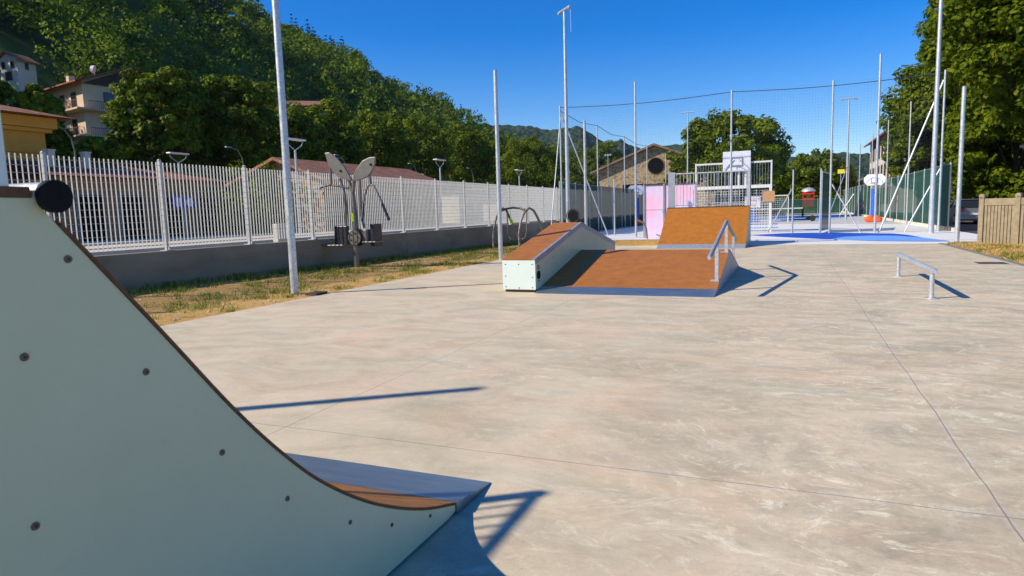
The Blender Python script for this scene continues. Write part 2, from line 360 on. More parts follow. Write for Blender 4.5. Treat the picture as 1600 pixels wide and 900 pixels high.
# dry strips with uneven ground
def strip(name, x0, x1, y0, y1, zf, mat, nx=24, ny=160):
    b = MB()
    for j in range(ny+1):
        for i in range(nx+1):
            x = x0+(x1-x0)*i/nx; y = y0+(y1-y0)*j/ny; b.v.append((x, y, zf(x, y)))
    for j in range(ny):
        for i in range(nx):
            a = j*(nx+1)+i; b.f.append((a, a+1, a+nx+2, a+nx+1))
    return struct(b.build(name, mat, smooth=True))
from mathutils import noise as mn
def zl(x, y):
    t = min(1, max(0, (-8.35-x)/4)); base = .15-.009*(y-8) if y > 8 else .15
    return -.012 + t*base + .018*t*mn.noise(Vector((x*1.5, y*1.5, 0))) + .012*min(1, t*6)*mn.noise(Vector((x*6, y*6, 3)))
strip('grass_verge', -12.35, -8.35, -9, 31.2, zl, MT['dry'])
strip('grass_verge', -8.35, -3.4, 26.25, 31.2, lambda x, y: -.01+.015*mn.noise(Vector((x*2, y*2, 1))), MT['dry'], 20, 20)
strip('grass_verge', 4.86, 9.5, -9, 26.3, lambda x, y: -.02+.02*mn.noise(Vector((x*2, y*2, 5))) + .04*min(1, (x-4.86)), MT['dry'], 24, 100)
struct(MB().b2((7.3, 26.3, -.4), (19, 130, -.05)).b2((9.5, -9, -.4), (19, 26.3, -.06)).build('road', MT['asphalt']))
struct(MB().b2((-33, -40, -.4), (-12.6, 260, .25)).build('railway_bed', MT['ballast']))
for xa, xb in ((-26, -22.3), (-20.2, -18.1), (-17.1, -15.8)): struct(MB().b2((xa, -30, .25), (xb, 120, .80)).build('station_platform', MT['platform']))
for xr in (-13.3, -14.75, -20.55, -21.98): struct(MB().b2((xr-.035, -40, .25), (xr+.035, 250, .42)).build('railway_track', MT['galvd']))
struct(MB().b2((-75, -40, -.42), (-33, 260, .3)).build('street_behind_station', MT['asphalt']))

# ---------------------------------------------------------------- hills
SKY = [(-125, 21), (-100, 24), (-75, 25), (-58.1, 22.2), (-50, 18.6), (-43.95, 15.8), (-42.6, 15.1), (-40.3, 14.3), (-37.9, 13.4), (-35.4, 12.7), (-34.2, 11.7), (-33.4, 10.8), (-31.4, 9.8), (-28.8, 8.8), (-25.6, 7.3), (-23.5, 6.3), (-21, 4.6), (-18, 3.0), (-14, 1.4), (-10, 0.2)]
sa = [a for a, _ in SKY]; se = [e for _, e in SKY]
def hill_params(phi):
    e = np.interp(phi, sa, se); r0 = 78/max(.32, abs(sin(radians(phi)))); r1 = r0 + np.interp(phi, [-125, -60, -25, -10], [260, 240, 330, 360])
    zr = max(0, math.tan(radians(e))*r1 + H - 5); return r0, r1, zr
def hill_z(x, y):
    phi = math.degrees(atan2(x, y)); r = hypot(x, y)
    if phi > -10 or phi < -125: return -.5
    r0, r1, zr = hill_params(phi); t = (r-r0)/(r1-r0)
    if t <= 0: return -.5
    if t < 1: k = t*(1.12-.12*t)
    else: k = 1-.5*(t-1)
    n = mn.noise(Vector((x/55, y/55, 0)))*7*min(1, t*3)*(max(0, 1-abs(t-1)*0)) + mn.noise(Vector((x/18, y/18, 4)))*2.0*min(1, t*4)
    fall = 1 if t < .8 else .35
    return zr*k + n*fall*min(1, zr/40) - .5
b = MB(); phis = np.arange(-125, -9.9, 1.0); ts = np.linspace(0, 1.5, 46)
for p in phis:
    r0, r1, zr = hill_params(p)
    for t in ts:
        r = r0+(r1-r0)*t; x = r*sin(radians(p)); y = r*cos(radians(p)); b.v.append((x, y, hill_z(x, y)))
nt_ = len(ts)
for i in range(len(phis)-1):
    for j in range(nt_-1):
        a = i*nt_+j; b.f.append((a, a+1, a+nt_+1, a+nt_))
struct(b.build('hillside', MT['hillg'], smooth=True))
def hit_hill(px, py):
    d = ray(px, py); t = 70
    while t < 700:
        p = CP+d*t
        if p.z < hill_z(p.x, p.y): return p
        t += 1.0
    return CP+d*260
FR = [(-48, 3), (-40, 5), (-32, 6.6), (-25.6, 7.6), (-23.5, 7.45), (-21.3, 7.35), (-19.1, 6.9), (-17.8, 6.95), (-16.6, 6.9), (-15.9, 6.4), (-14.6, 5.6), (-13.2, 5.9), (-12.2, 5.2), (-11.1, 4.95), (-9.6, 5.2), (-7.5, 5.3), (-4, 4.6), (-.4, 3.8), (3, 3.85), (5.2, 3.7), (10, 3.5), (18, 4.5), (30, 6), (50, 7), (70, 6)]
def ridge(name, R0, R1, prof, mat, seed, back=1.25):
    b = MB(); fa = [a for a, _ in prof]; fe = [e for _, e in prof]; ph = np.arange(fa[0], fa[-1], .22); tt = np.linspace(0, back, 44)
    for p in ph:
        e = np.interp(p, fa, fe)
        for t in tt:
            r = R0+(R1-R0)*t; x = r*sin(radians(p)); y = r*cos(radians(p))
            zt = math.tan(radians(e))*R1
            k = t**.8 if t < 1 else 1-2*(t-1)
            z = zt*k + (mn.noise(Vector((x/130, y/130, seed)))*20*min(1, t*2) if t < .9 else 0)*.9 + mn.noise(Vector((x/9, y/9, seed)))*4.5
            b.v.append((x, y, z-2))
    n = len(tt)
    for i in range(len(ph)-1):
        for j in range(n-1):
            a = i*n+j; b.f.append((a, a+1, a+n+1, a+n))
    return struct(b.build(name, mat))
ridge('far_hills', 620, 1350, FR, MT['farhill'], 3.3)

# ---------------------------------------------------------------- foliage
def leaves(centers, radii, counts, size, up=.35, seed=0, flat=1.0):
    """diamond leaf faces scattered round clump centres -> (n*4,3)"""
    r = np.random.default_rng(seed)
    C = np.repeat(centers, counts, axis=0); Rr = np.repeat(radii, counts)[:, None]; n = len(C)
    d = r.normal(size=(n, 3)); d /= np.linalg.norm(d, axis=1)[:, None]
    rad = r.uniform(.35, 1.0, (n, 1))**.6
    P = C + d*rad*Rr*np.array([1, 1, flat])
    nrm = d + r.normal(size=(n, 3))*.42 + np.array([0, 0, up]); nrm /= np.linalg.norm(nrm, axis=1)[:, None]
    t = np.cross(nrm, r.normal(size=(n, 3))); t /= np.linalg.norm(t, axis=1)[:, None]; bt = np.cross(nrm, t)
    s = (size*r.uniform(.6, 1.3, (n, 1)) if np.isscalar(size) else np.repeat(size, counts)[:, None]*r.uniform(.6, 1.3, (n, 1)))
    return np.stack([P - t*s*.5, P + bt*s*.32 + nrm*s*.06, P + t*s*.5, P - bt*s*.32 + nrm*s*.06], axis=1).reshape(-1, 3)
def quads_obj(name, V, mat, parent=None, off=None):
    if off is not None: V = V - np.array(off)
    n = len(V)//4; me = bpy.data.meshes.new(name)
    me.vertices.add(len(V)); me.vertices.foreach_set('co', V.astype(np.float32).ravel())
    me.loops.add(n*4); me.loops.foreach_set('vertex_index', np.arange(n*4, dtype=np.int32))
    me.polygons.add(n); me.polygons.foreach_set('loop_start', np.arange(0, n*4, 4, dtype=np.int32)); me.polygons.foreach_set('loop_total', np.full(n, 4, dtype=np.int32))
    me.update(); me.validate(); me.materials.append(mat)
    o = bpy.data.objects.new(name, me); link(o, parent); return o
def crown_clumps(c, rx, ry, rz_, n, r):
    pts = []
    for i in range(n):
        d = r.normal(size=3); d /= np.linalg.norm(d); k = r.uniform(.35, 1)**.45
        # uneven silhouette
        k *= 1 + .22*mn.noise(Vector(tuple(d*1.8 + np.array([c[0], c[1], 0])))) + r.uniform(-.04, .06)
        p = np.array(c) + d*k*np.array([rx, ry, rz_])
        if d[2] < -.5 and r.random() < .35: continue
        pts.append(p)
    return np.array(pts)
def tree(name, label, base, c, rx, rz_, n, size, mat, group=None, per=60, seed=0, ry=None, cat='tree'):
    r = np.random.default_rng(seed); ry = ry or rx
    root = empty(name, base, label, cat, group)
    cl = crown_clumps(c, rx, ry, rz_, n, r); rad = r.uniform(.13, .24, len(cl))*min(rx, rz_)*1.15
    V = leaves(cl, rad, np.full(len(cl), per), size, .4, seed, .75)
    quads_obj('crown', V, mat, root, base)
    t = MB(); bx, by, bz = base; h = c[2]-bz; tr = max(.14, .022*(h+rz_))
    mid = (bx+(c[0]-bx)*.3, by+(c[1]-by)*.3, bz+h*.45); top = (c[0], c[1], c[2]+rz_*.3)
    t.tube([(bx, by, bz-.3), (bx, by, bz+h*.2), mid, (c[0], c[1], c[2]-rz_*.1), top], [tr*1.3, tr, tr*.75, tr*.4, tr*.1], 9)
    for k in range(9):
        p = cl[r.integers(len(cl))]; q = Vector(mid).lerp(Vector((c[0], c[1], c[2])), r.uniform(0, .9))
        m2 = (q+Vector(p))/2+Vector((0, 0, -.1*rz_*r.random())); t.tube([q, m2, Vector(p)], [tr*.35, tr*.2, tr*.05], 6)
    t.build('trunk', MT['bark'], root)
    return root
def ptree(name, label, px, py, rpx, rpy, mat, y=None, x=None, n=90, size=.4, per=60, seed=0, gnd=0, group=None, cat='tree'):
    c = atY(px, py, y) if y is not None else atX(px, py, x)
    dep = (c-CP).dot(BF); rx = rpx*dep/F; rz_ = rpy*dep/F
    return tree(name, label, (c.x, c.y, gnd), tuple(c), rx, rz_, n, size, mat, group, per, seed, cat=cat)
# row of dark lindens behind the station
GR = 'lindens behind the station'
for i, (px, py, rx, ry, X, lab) in enumerate([
    (-60, 175, 70, 90, -62, 'dark linden left of the ochre building at the left edge'),
    (60, 205, 40, 64, -58, 'feathery tree between the ochre building and the balcony house'),
    (240, 203, 60, 86, -60, 'big bright topped linden right in front of the balcony house'),
    (138, 262, 52, 44, -56, 'low linden filling the space beneath the balcony house'),
    (283, 198, 48, 80, -64, 'narrower linden just right of the big one hiding the balcony house'),
    (360, 205, 64, 80, -62, 'round topped linden above the left platform lamp'),
    (440, 232, 62, 72, -64, 'dark linden behind the tall near steel pole'),
    (512, 238, 55, 72, -66, 'dark linden behind the arm exerciser'),
    (585, 240, 58, 62, -66, 'linden above the end of the long tiled shed'),
    (655, 246, 50, 56, -68, 'linden behind the platform lamp right of the exerciser'),
    (722, 248, 46, 52, -70, 'tall linden just left of the second near steel pole'),
    (775, 262, 32, 38, -74, 'small linden directly behind the second near steel pole'),
    (832, 262, 50, 44, -62, 'broad round yellowish linden right of the second near pole'),
    (908, 272, 34, 42, -60, 'dark linden behind the tall floodlight mast on the left'),
    (945, 262, 34, 42, -52, 'dark green tree against the left end of the stone hall')]):
    ptree('linden_tree', lab, px, py, rx, ry, MT['leafC'] if i in (12,) else MT['leafL'], x=X, n=190, size=.44, per=150, seed=20+i, gnd=.2, group=GR)
# dense dark lower hedge closing the view under those crowns
hp = []
for i in range(420):
    y = 10 + i*.42; hp.append((-66+rng.normal()*1.3 - (y > 80)*0, y, rng.uniform(.5, 5.2)))
tag(quads_obj('hedge', leaves(np.array(hp), np.full(len(hp), 1.5), np.full(len(hp), 60), .6, .3, 5), MT['leafL']), 'long dense dark green hedge under the linden row behind the station', 'hedge')
# right-hand trees
GR2 = 'large trees along the road on the right'
for i, (px, py, rx, ry, Y, n, lab) in enumerate([
    (1640, 40, 150, 130, 40, 300, 'tallest tree filling the top right corner'),
    (1545, 55, 82, 92, 52, 260, 'high crown behind the top of the tall right mast'),
    (1495, 165, 86, 88, 66, 260, 'broad tree leaning left over the green court fence'),
    (1590, 215, 86, 110, 50, 280, 'low hanging bright tree directly above the brown slatted fence'),
    (1440, 235, 52, 56, 84, 200, 'far tree with low branches beside the pale house'),
    (1530, 262, 46, 48, 64, 160, 'dark understorey tree above the parked car')]):
    ptree('broadleaf_tree', lab, px, py, rx, ry, MT['leafR'], y=Y, n=n, size=.30 if Y < 60 else .38, per=170, seed=50+i, group=GR2)
ptree('shrub', 'bright green shrub beside the parked grey car', 1479, 318, 12, 20, MT['leafC'], y=58, n=40, size=.2, per=70, seed=71, cat='shrub')
# trees past the court
ptree('broadleaf_tree', 'large round tree standing between the stone hall and the white goal', 1140, 238, 82, 62, MT['leafC'], y=74, n=230, size=.42, per=75, seed=80)
ptree('broadleaf_tree', 'dark tree low behind the right half of the white goal frame', 1190, 285, 48, 34, MT['leafL'], y=92, n=120, size=.45, per=70, seed=81)
ptree('broadleaf_tree', 'leafy tree standing behind the red play tower', 1278, 278, 46, 42, MT['leafC'], y=116, n=170, size=.5, per=75, seed=82)
ptree('broadleaf_tree', 'smaller tree above the right of the red play tower', 1304, 290, 34, 34, MT['leafL'], y=122, n=120, size=.5, per=70, seed=83)
ptree('broadleaf_tree', 'low tree left of the red play tower', 1232, 300, 34, 26, MT['leafL'], y=120, n=110, size=.5, per=70, seed=84)
ptree('shrub', 'ivy shrub climbing the right part of the stone hall', 1064, 283, 26, 38, MT['leafC'], y=80, n=80, size=.35, per=60, seed=85, cat='shrub')
hb = np.array([(x, 108+rng.normal()*.8, rng.uniform(.2, 2.6)) for x in np.arange(-26, 14, .35)])
tag(quads_obj('hedge', leaves(hb, np.full(len(hb), .9), np.full(len(hb), 60), .35, .3, 6), MT['leafL']), 'dark clipped hedge across the far end of the court', 'hedge')
hb = np.array([(20+rng.normal()*.8, y, rng.uniform(.2, 4.2)) for y in np.arange(30, 125, .45)])
tag(quads_obj('hedge', leaves(hb, np.full(len(hb), 1.3), np.full(len(hb), 60), .45, .3, 8), MT['leafR']), 'dark green hedge along the far side of the road on the right', 'hedge')

# ---------------------------------------------------------------- hill houses (before the wood, so it can leave them free)
def house(name, label, px, py, w, d, h, rz, wall, roof, x=None, y=None, p=None, rh=1.6, oh=.7, wins=(), base=3, gablemat=None):
    """gable house: local +x is the width, -y the front, ridge along x; (px,py) is the base centre"""
    c = p if p is not None else (atX(px, py, x) if x is not None else atY(px, py, y))
    r = empty(name, c, label, 'house', rz=rz)
    b = MB(); hw, hd = w/2, d/2
    b.prism([(-hw, -hd, -base), (-hw, hd, -base), (-hw, hd, h), (-hw, 0, h+rh), (-hw, -hd, h)], (w, 0, 0)).build('wall', wall, r, local=True)
    rb = MB(); t = .22; s = rh/hd
    for sg in (-1, 1):
        rb.prism([(-hw-oh, 0, h+rh+.03), (-hw-oh, sg*(hd+oh), h-s*oh+.03), (-hw-oh, sg*(hd+oh), h-s*oh+t), (-hw-oh, 0, h+rh+t)], (w+2*oh, 0, 0))
    ro = rb.build('roof', roof, r, local=True)
    for (face, u, z, ww, hh) in wins:
        if face == 'f': c0 = (u, -hd-.02, z); sz = (ww, .1, hh); sz2 = (ww+.25, .08, hh+.25)
        elif face == 'r': c0 = (hw+.02, u, z); sz = (.1, ww, hh); sz2 = (.08, ww+.25, hh+.25)
        else: c0 = (-hw-.02, u, z); sz = (.1, ww, hh); sz2 = (.08, ww+.25, hh+.25)
        f = MB().box(c0, sz2).build('window', MT['shutter'], r, local=True)
        MB().box((c0[0]*1.004+(.02 if face == 'r' else -.02 if face == 'l' else 0), c0[1]-(.03 if face == 'f' else 0), z), sz).build('pane', MT['glass'], f, local=True)
    return r, ro
CLEAR = []
p1 = hit_hill(30, 126); L1 = (p1-CP).length-3
h1, _ = house('house', 'small white house with a brown gabled roof high on the left hillside', 0, 0, 3.2, 3.4, 3.0, radians(101), MT['creamrail'], MT['tiles'], p=CP+ray(30, 128)*L1, rh=1.0, oh=.5, base=5,
              wins=[('l', -.8, 2.2, .4, .8), ('l', .8, 2.2, .4, .8), ('f', 0, 2.2, .4, .8), ('l', 0, .6, 1.0, 1.1)])
CLEAR.append((h1.location.x, h1.location.y, 6))
# big balcony house
th_ = radians(-12); cor = CP+ray(127, 125)*105
pb = Vector((cor.x-(6*cos(th_)+6*sin(th_)), cor.y-(6*sin(th_)-6*cos(th_)), cor.z-8.6))
hb_, rf = house('house', 'cream three storey house with red roof, balconies and satellite dish on the slope', 0, 0, 12, 12, 8.6, th_, MT['cream'], MT['tilesr'], p=pb, rh=2.3, oh=1.3, base=8,
               wins=[('f', -4.2, 6.2, 1.2, 2.1), ('f', 0, 6.2, 1.2, 2.1), ('f', 3.4, 6.2, 1.2, 2.1), ('f', -3, 2.8, 1.2, 2.1), ('f', 3, 2.8, 1.2, 2.1),
                     ('r', -2.4, 6.2, 2.0, 2.2), ('r', 2, 6.2, 1.3, 1.3), ('r', 0, 2.8, 1.6, 2.0)])
for z in (4.75, 1.35):
    bl = MB().b2((-6, -7.4, z), (7.4, -6.02, z+.22)).build('balcony', MT['cream'], hb_, local=True)
    rr = MB().b2((-6, -7.4, z+1.1), (7.4, -7.32, z+1.17))
    for k in range(54): rr.b2((-6+k*.25, -7.38, z+.22), (-5.96+k*.25, -7.34, z+1.1))
    rr.build('railing', MT['shutter'], bl, local=True)
    bl = MB().b2((6.02, -6.0, z), (7.4, 4.2, z+.22)).build('balcony', MT['cream'], hb_, local=True)
    rr = MB().b2((7.32, -6, z+1.1), (7.4, 4.2, z+1.17))
    for k in range(40): rr.b2((7.34, -6+k*.25, z+.22), (7.38, -5.96+k*.25, z+1.1))
    rr.build('railing', MT['shutter'], bl, local=True)
MB().prism([(6.03, -6.1, 8.2), (6.03, 6.1, 8.2), (6.03, 0, 10.8)], (.25, 0, 0)).build('gable_cladding', MT['eave'], hb_, local=True)
MB().b2((-2.2, -4.4, 9.0), (-1.4, -3.6, 10.4)).build('chimney', MT['cream'], rf, local=True)
dsh = MB(); dsh.cyl((4.4, -3.6, 10.5), (4.15, -3.9, 10.6), .55, .4, 18); dsh.cyl((4.4, -3.6, 9.2), (4.4, -3.6, 10.4), .05)
dsh.build('satellite_dish', MT['white'], rf, local=True)
CLEAR.append((hb_.location.x, hb_.location.y, 12))
ph = CP+ray(470, 170)*185
h3, _ = house('house', 'low house with reddish roof peeping over the lindens on the middle slope', 0, 0, 14, 8, 2.4, radians(38), MT['whitewall'], MT['tiles'], p=ph-Vector((0, 0, 2.2)), rh=1.6, base=6, wins=[('f', -2, 1.3, 1, 1.1), ('f', 2, 1.3, 1, 1.1)])
CLEAR.append((ph.x, ph.y, 9))
ph = CP+ray(772, 262)*125
h4, _ = house('house', 'white house glimpsed between lindens near the second steel pole', 0, 0, 7, 6, 4.2, radians(-30), MT['whitewall'], MT['tiles'], p=Vector((ph.x-4, ph.y, .3)), rh=1.3, wins=[('f', 1, 2.6, .9, 1.2), ('r', 0, 2.6, .9, 1.2)])
# wood on the hillside
def hill_wood():
    r = np.random.default_rng(11); C = []; Rr = []; CT = []; PC = []; PR = []
    k = 0; tries = 0
    while k < 3300 and tries < 60000:
        tries += 1
        phi = r.uniform(-100, -12); t = r.random()**.75*1.06
        if phi < -70 and r.random() < .6: continue
        r0, r1, zr = hill_params(phi); rr = r0+(r1-r0)*t; x = rr*sin(radians(phi)); y = rr*cos(radians(phi))
        if any((x-a)**2+(y-b_)**2 < q*q for a, b_, q in CLEAR): continue
        # leave the sight line to the houses free
        bad = False
        for a, b_, q in CLEAR:
            L = hypot(a, b_); 
            if rr < L+4 and rr > L-75 and abs(math.degrees(atan2(a, b_))-phi) < math.degrees(q/L)*.7: bad = True
        if bad: continue
        g = mn.noise(Vector((x/22, y/22, 9)))
        if g < -.28: continue           # open glades
        if 16 < x+230 < 60 and False: continue
        z = hill_z(x, y); s = (2.6+3.6*r.random()**1.6)*(1+.25*g)
        con = mn.noise(Vector((x/40, y/40, 20))) > .22 and r.random() < .55
        if con:
            hh = s*3.4
            for j in range(9):
                f = j/9; PC.append((x, y, z+hh*(.12+f*.88))); PR.append(s*.62*(1-f)+.25)
        else:
            hgt_ = s*1.55
            for j in range(9):
                d = r.normal(size=3); d /= np.linalg.norm(d); d[2] = abs(d[2])*.9-.15
                C.append((x+d[0]*s*.62, y+d[1]*s*.62, z+hgt_+d[2]*s*.95)); Rr.append(s*r.uniform(.30, .46))
        k += 1
    C = np.array(C); D_ = np.hypot(C[:, 0], C[:, 1]); sz = np.clip(D_/190, .5, 1.5); cn = np.clip((11/np.clip(D_/190, .5, 1.5)**1.7), 9, 38).astype(int)
    V = leaves(C, np.array(Rr), cn, sz, .5, 12, .8)
    o = quads_obj('hillside_wood', V, MT['leafH']); tag(o, 'dense mixed wood covering the steep hillside on the left', 'wood', kind='stuff')
    V = leaves(np.array(PC), np.array(PR), np.full(len(PC), 34), .6, -.3, 13, .5)
    o = quads_obj('hillside_conifers', V, MT['leafP']); tag(o, 'dark conifers scattered through the wood on the left hillside', 'wood', kind='stuff')
hill_wood()

# ---------------------------------------------------------------- grass tufts
def tufts():
    r = np.random.default_rng(3); G = []; S = []
    def blade(L, x, y, z, h, lean):
        a = r.uniform(0, 2*pi); w_ = .004+.004*r.random(); dx, dy = cos(a)*w_, sin(a)*w_; lx, ly = r.normal()*lean, r.normal()*lean
        L += [(x-dx, y-dy, z), (x+dx, y+dy, z), (x+dx*.5+lx*.6, y+dy*.5+ly*.6, z+h*.7), (x+lx, y+ly, z+h)]
    for i in range(1700):
        if i % 6 == 0: x = -12.2+abs(r.normal())*.25; y = r.uniform(2, 30)
        else: x = r.uniform(-12.2, -8.45); y = r.uniform(3, 29)
        g = mn.noise(Vector((x*.6, y*.6, 2)))
        if i % 6 and g < -.02 and r.random() < .8: continue
        s = r.uniform(.05, .14)
        for _ in range(34):
            xx, yy = x+r.normal()*s, y+r.normal()*s
            if xx > -8.4: continue
            blade(G if r.random() < .75 else S, xx, yy, zl(xx, yy)-.01, r.uniform(.03, .11)*(1.6 if x < -11.7 else 1), .03)
    for i in range(4500):
        x = r.uniform(-12.3, -8.4); y = r.uniform(3, 30); blade(S, x, y, zl(x, y)-.01, r.uniform(.01, .045), .03)
    for i in range(9000):
        x = r.uniform(-8.3, -3.5); y = r.uniform(26.4, 31); blade(S, x, y, -.02, r.uniform(.02, .07), .03)
    for i in range(26000):
        x = 4.9+abs(r.normal())*1.6; y = r.uniform(15, 26.2); g = mn.noise(Vector((x*.9, y*.9, 6)))
        blade(G if g > .15 and r.random() < .6 else S, x, y, -.02+.03*min(1, x-4.86), r.uniform(.03, .12), .05)
    tag(quads_obj('grass', np.array(G), MT['grassm']), 'sparse green grass tufts in the dry verge below the wall', 'grass', kind='stuff')
    tag(quads_obj('straw', np.array(S), MT['strawm']), 'short dried straw scattered over the verges', 'grass', kind='stuff')
tufts()
rk = MB()
for i in range(420):
    x = random.uniform(-12.2, -8.45); y = random.uniform(4, 28); s = random.uniform(.008, .03); z = zl(x, y)
    rk.box((x, y, z+s*.3), (s*random.uniform(.7, 1.5), s, s*.8), random.uniform(0, 3))
tag(rk.build('gravel', MT['creamrail']), 'small pale stones scattered on the dry verge', 'gravel', kind='stuff')

# ================================================================== LEFT WALL AND GRATING FENCE
WX = -12.3
wall = MB()
ys = [-9]+[2.2+5.9*k for k in range(13)]
wr = empty('retaining_wall', (WX-.15, 0, 0), 'long low grey cast concrete wall under the grating fence', 'wall')
for a, b2_ in zip(ys[:-1], ys[1:]):
    MB().b2((WX-.3, a+.008, -.3), (WX, b2_-.008, .87)).build('wall_section', MT['wallc'], wr)
fr = empty('grating_fence', (WX-.15, 0, .87), 'pale galvanised grating fence running along the top of the low wall', 'fence')
PY0, PS = 7.93, 2.405
pmb = MB()
for k in range(38):
    zz = 1.06 + k*.0443*0
for i in range(-6, 27):
    y0 = PY0+i*PS
    if y0 > 72: break
    po = MB().b2((WX-.18, y0-.026, .87), (WX-.11, y0+.026, 2.80)); po.b2((WX-.24, y0-.09, .872), (WX-.05, y0+.09, .888)); po.tube([(WX-.145, y0, 2.80), (WX-.145, y0, 2.83)], [.045, .02], 8)
    po.prism([(WX-.11, y0-.01, .888), (WX-.04, y0-.01, .888), (WX-.11, y0-.01, 1.03)], (0, .02, 0))
    po.build('post', MT['grate'], fr)
    if i == -6:
        pn = MB()
        for k in range(24):
            y = y0+.083+k*.0973; pn.b2((WX-.160, y-.0015, .955), (WX-.125, y+.0015, 2.76))
        for z in [1.23+.1331*k for k in range(12)]: pn.b2((WX-.124, y0+.026, z-.004), (WX-.117, y0+PS-.026, z+.004))
        panel0 = pn.build('panel', MT['grate'], fr)
    else:
        c = panel0.copy(); COL.objects.link(c); c.parent = fr; c.location = (0, (i+6)*PS, 0)
tag(MB().b2((-13.95, 15.2, .25), (-13.75, 15.65, 1.34)).build('junction_box', MT['creamrail'], bevel=.02), 'small cream junction box beside the tracks behind the grating fence', 'box')

# ---------------------------------------------------------------- station buildings
yb = empty('station_building', (-30, 8, .3), 'ochre station building with arched windows and tiled roof at the left edge', 'building')
ye = 19.3; zt = 6.1
MB().b2((-42, -14, .3), (-30, ye, zt-.5)).build('wall', MT['yellowwall'], yb)
MB().b2((-42.3, -14.3, zt-.45), (-29.65, ye+.35, zt)).b2((-42.15, -14.15, zt-.62), (-29.8, ye+.2, zt-.46)).b2((-42.05, -14, 4.6), (-29.93, ye+.07, 4.72)).build('cornice', MT['yellowwall'], yb)
rb = MB(); e = .9
rb.add([(-42-e, -14-e, zt+.02), (-30+e, -14-e, zt+.02), (-30+e, ye+e, zt+.02), (-42-e, ye+e, zt+.02), (-36, -8, zt+1.9), (-36, ye-6, zt+1.9)],
       [(0, 1, 4), (1, 2, 5, 4), (2, 3, 5), (3, 0, 4, 5), (3, 2, 1, 0)])
rfo = rb.build('roof', MT['tiles'], yb)
MB().b2((-34, 12.0, zt+.7), (-33.2, 12.8, zt+2.3)).b2((-34.1, 11.9, zt+2.3), (-33.1, 12.9, zt+2.45)).build('chimney', MT['tilesr'], rfo)
for yc in (16.6, 12.6, 8.6, 4.6):
    for z0, hh in ((.9, 2.6),):
        arch = [(-29.97, yc-.7, z0), (-29.97, yc+.7, z0)]+[(-29.97, yc+.7*cos(a), z0+hh+.7*sin(a)) for a in np.linspace(0, pi, 10)]
        f = MB().prism([( -29.98, yc-.95, z0-.1), (-29.98, yc+.95, z0-.1)]+[(-29.98, yc+.95*cos(a), z0+hh+.95*sin(a)) for a in np.linspace(0, pi, 10)], (.06, 0, 0)).build('window', MT['cream'], yb)
        MB().prism(arch, (.09, 0, 0)).build('pane', MT['glass'], f)
# long tan shed with red tiles
sb = empty('station_shed', (-27, 20, .6), 'low tan station shed with red tiled roof right behind the near fence', 'building')
sy0, sy1 = 17.0, 25.0
MB().b2((-32, sy0, .4), (-26, sy1, 3.35)).b2((-31, sy1-.1, .4), (-26.02, sy1+2.2, 3.0)).build('wall', MT['tan'], sb)
rb = MB(); rb.add([(-32.5, sy0-.5, 3.36), (-25.4, sy0-.5, 3.36), (-25.4, sy1+.4, 3.36), (-32.5, sy1+.4, 3.36), (-29, sy0-.5, 4.15), (-29, sy1-3.0, 4.15)], [(0, 1, 4), (1, 2, 5, 4), (2, 3, 5), (3, 0, 4, 5), (3, 2, 1, 0)])
ro = rb.build('roof', MT['tilesr'], sb)
for yy in (17.9, 19.4): MB().b2((-28, yy, 3.7), (-27.72, yy+.26, 4.5)).b2((-28.03, yy-.03, 4.5), (-27.69, yy+.29, 4.56)).build('chimney', MT['creamrail'], ro)
for a in (17.7, 19.5, 21.7, 23.6):
    f = MB().b2((-26.0, a-.1, .5), (-25.93, a+1.1, 2.75)).build('door', MT['kerb'], sb); MB().b2((-25.95, a, .5), (-25.9, a+1.0, 2.65)).build('pane', MT['dark'], f)
sg = atX(287, 316, -25.2)
sgn = empty('station_sign', (sg.x, sg.y, .8), 'two small blue and white pictogram signs on a thin post by the tan shed', 'sign')
for k in (-1, 1):
    q = MB().b2((sg.x-.02, sg.y+k*.31-.28, sg.z-.28), (sg.x+.02, sg.y+k*.31+.28, sg.z+.28)).build('sign_plate', MT['signblue'], sgn)
    if k < 0: MB().b2((sg.x+.02, sg.y-.43, sg.z-.19), (sg.x+.03, sg.y-.34, sg.z+.2)).b2((sg.x+.02, sg.y-.28, sg.z-.19), (sg.x+.03, sg.y-.19, sg.z+.2)).build('pictogram', MT['signwhite'], q)
    else: MB().cyl((sg.x+.02, sg.y+.31, sg.z), (sg.x+.03, sg.y+.31, sg.z), .19, n=16).build('pictogram', MT['signwhite'], q)
MB().cyl((sg.x-.04, sg.y, .8), (sg.x-.04, sg.y, sg.z+.3), .035).build('post', MT['galvd'], sgn)
# long stone building with terracotta roof
lb = empty('goods_shed', (-22.5, 30, .3), 'long rubble stone goods shed with terracotta roof behind the fence', 'building')
gy0, gy1 = 26.5, 38.5
MB().prism([(-26.3, gy0, .25), (-21, gy0, .25), (-21, gy0, 3.35), (-23.65, gy0, 4.35), (-26.3, gy0, 3.35)], (0, gy1-gy0, 0)).build('wall', MT['stone'], lb)
rb = MB()
for s in (-1, 1):
    rb.prism([(-23.65, gy0-.4, 4.38), (-23.65+s*3.2, gy0-.4, 3.17), (-23.65+s*3.2, gy0-.4, 3.31), (-23.65, gy0-.4, 4.53)], (0, gy1-gy0+.8, 0))
rb.build('roof', MT['tiles'], lb)
for yy in (28, 31, 34, 37):
    f = MB().b2((-21.0, yy-.7, .3), (-20.95, yy+.7, 2.6)).build('door', MT['shutter'], lb)
MB().b2((-24.2, gy0-.05, 2.3), (-23.2, gy0+.02, 3.4)).build('window', MT['dark'], lb)
iv = np.array([(-24.8+rng.normal()*.9, gy0-.25, 1.2+abs(rng.normal())*.9) for _ in range(60)])
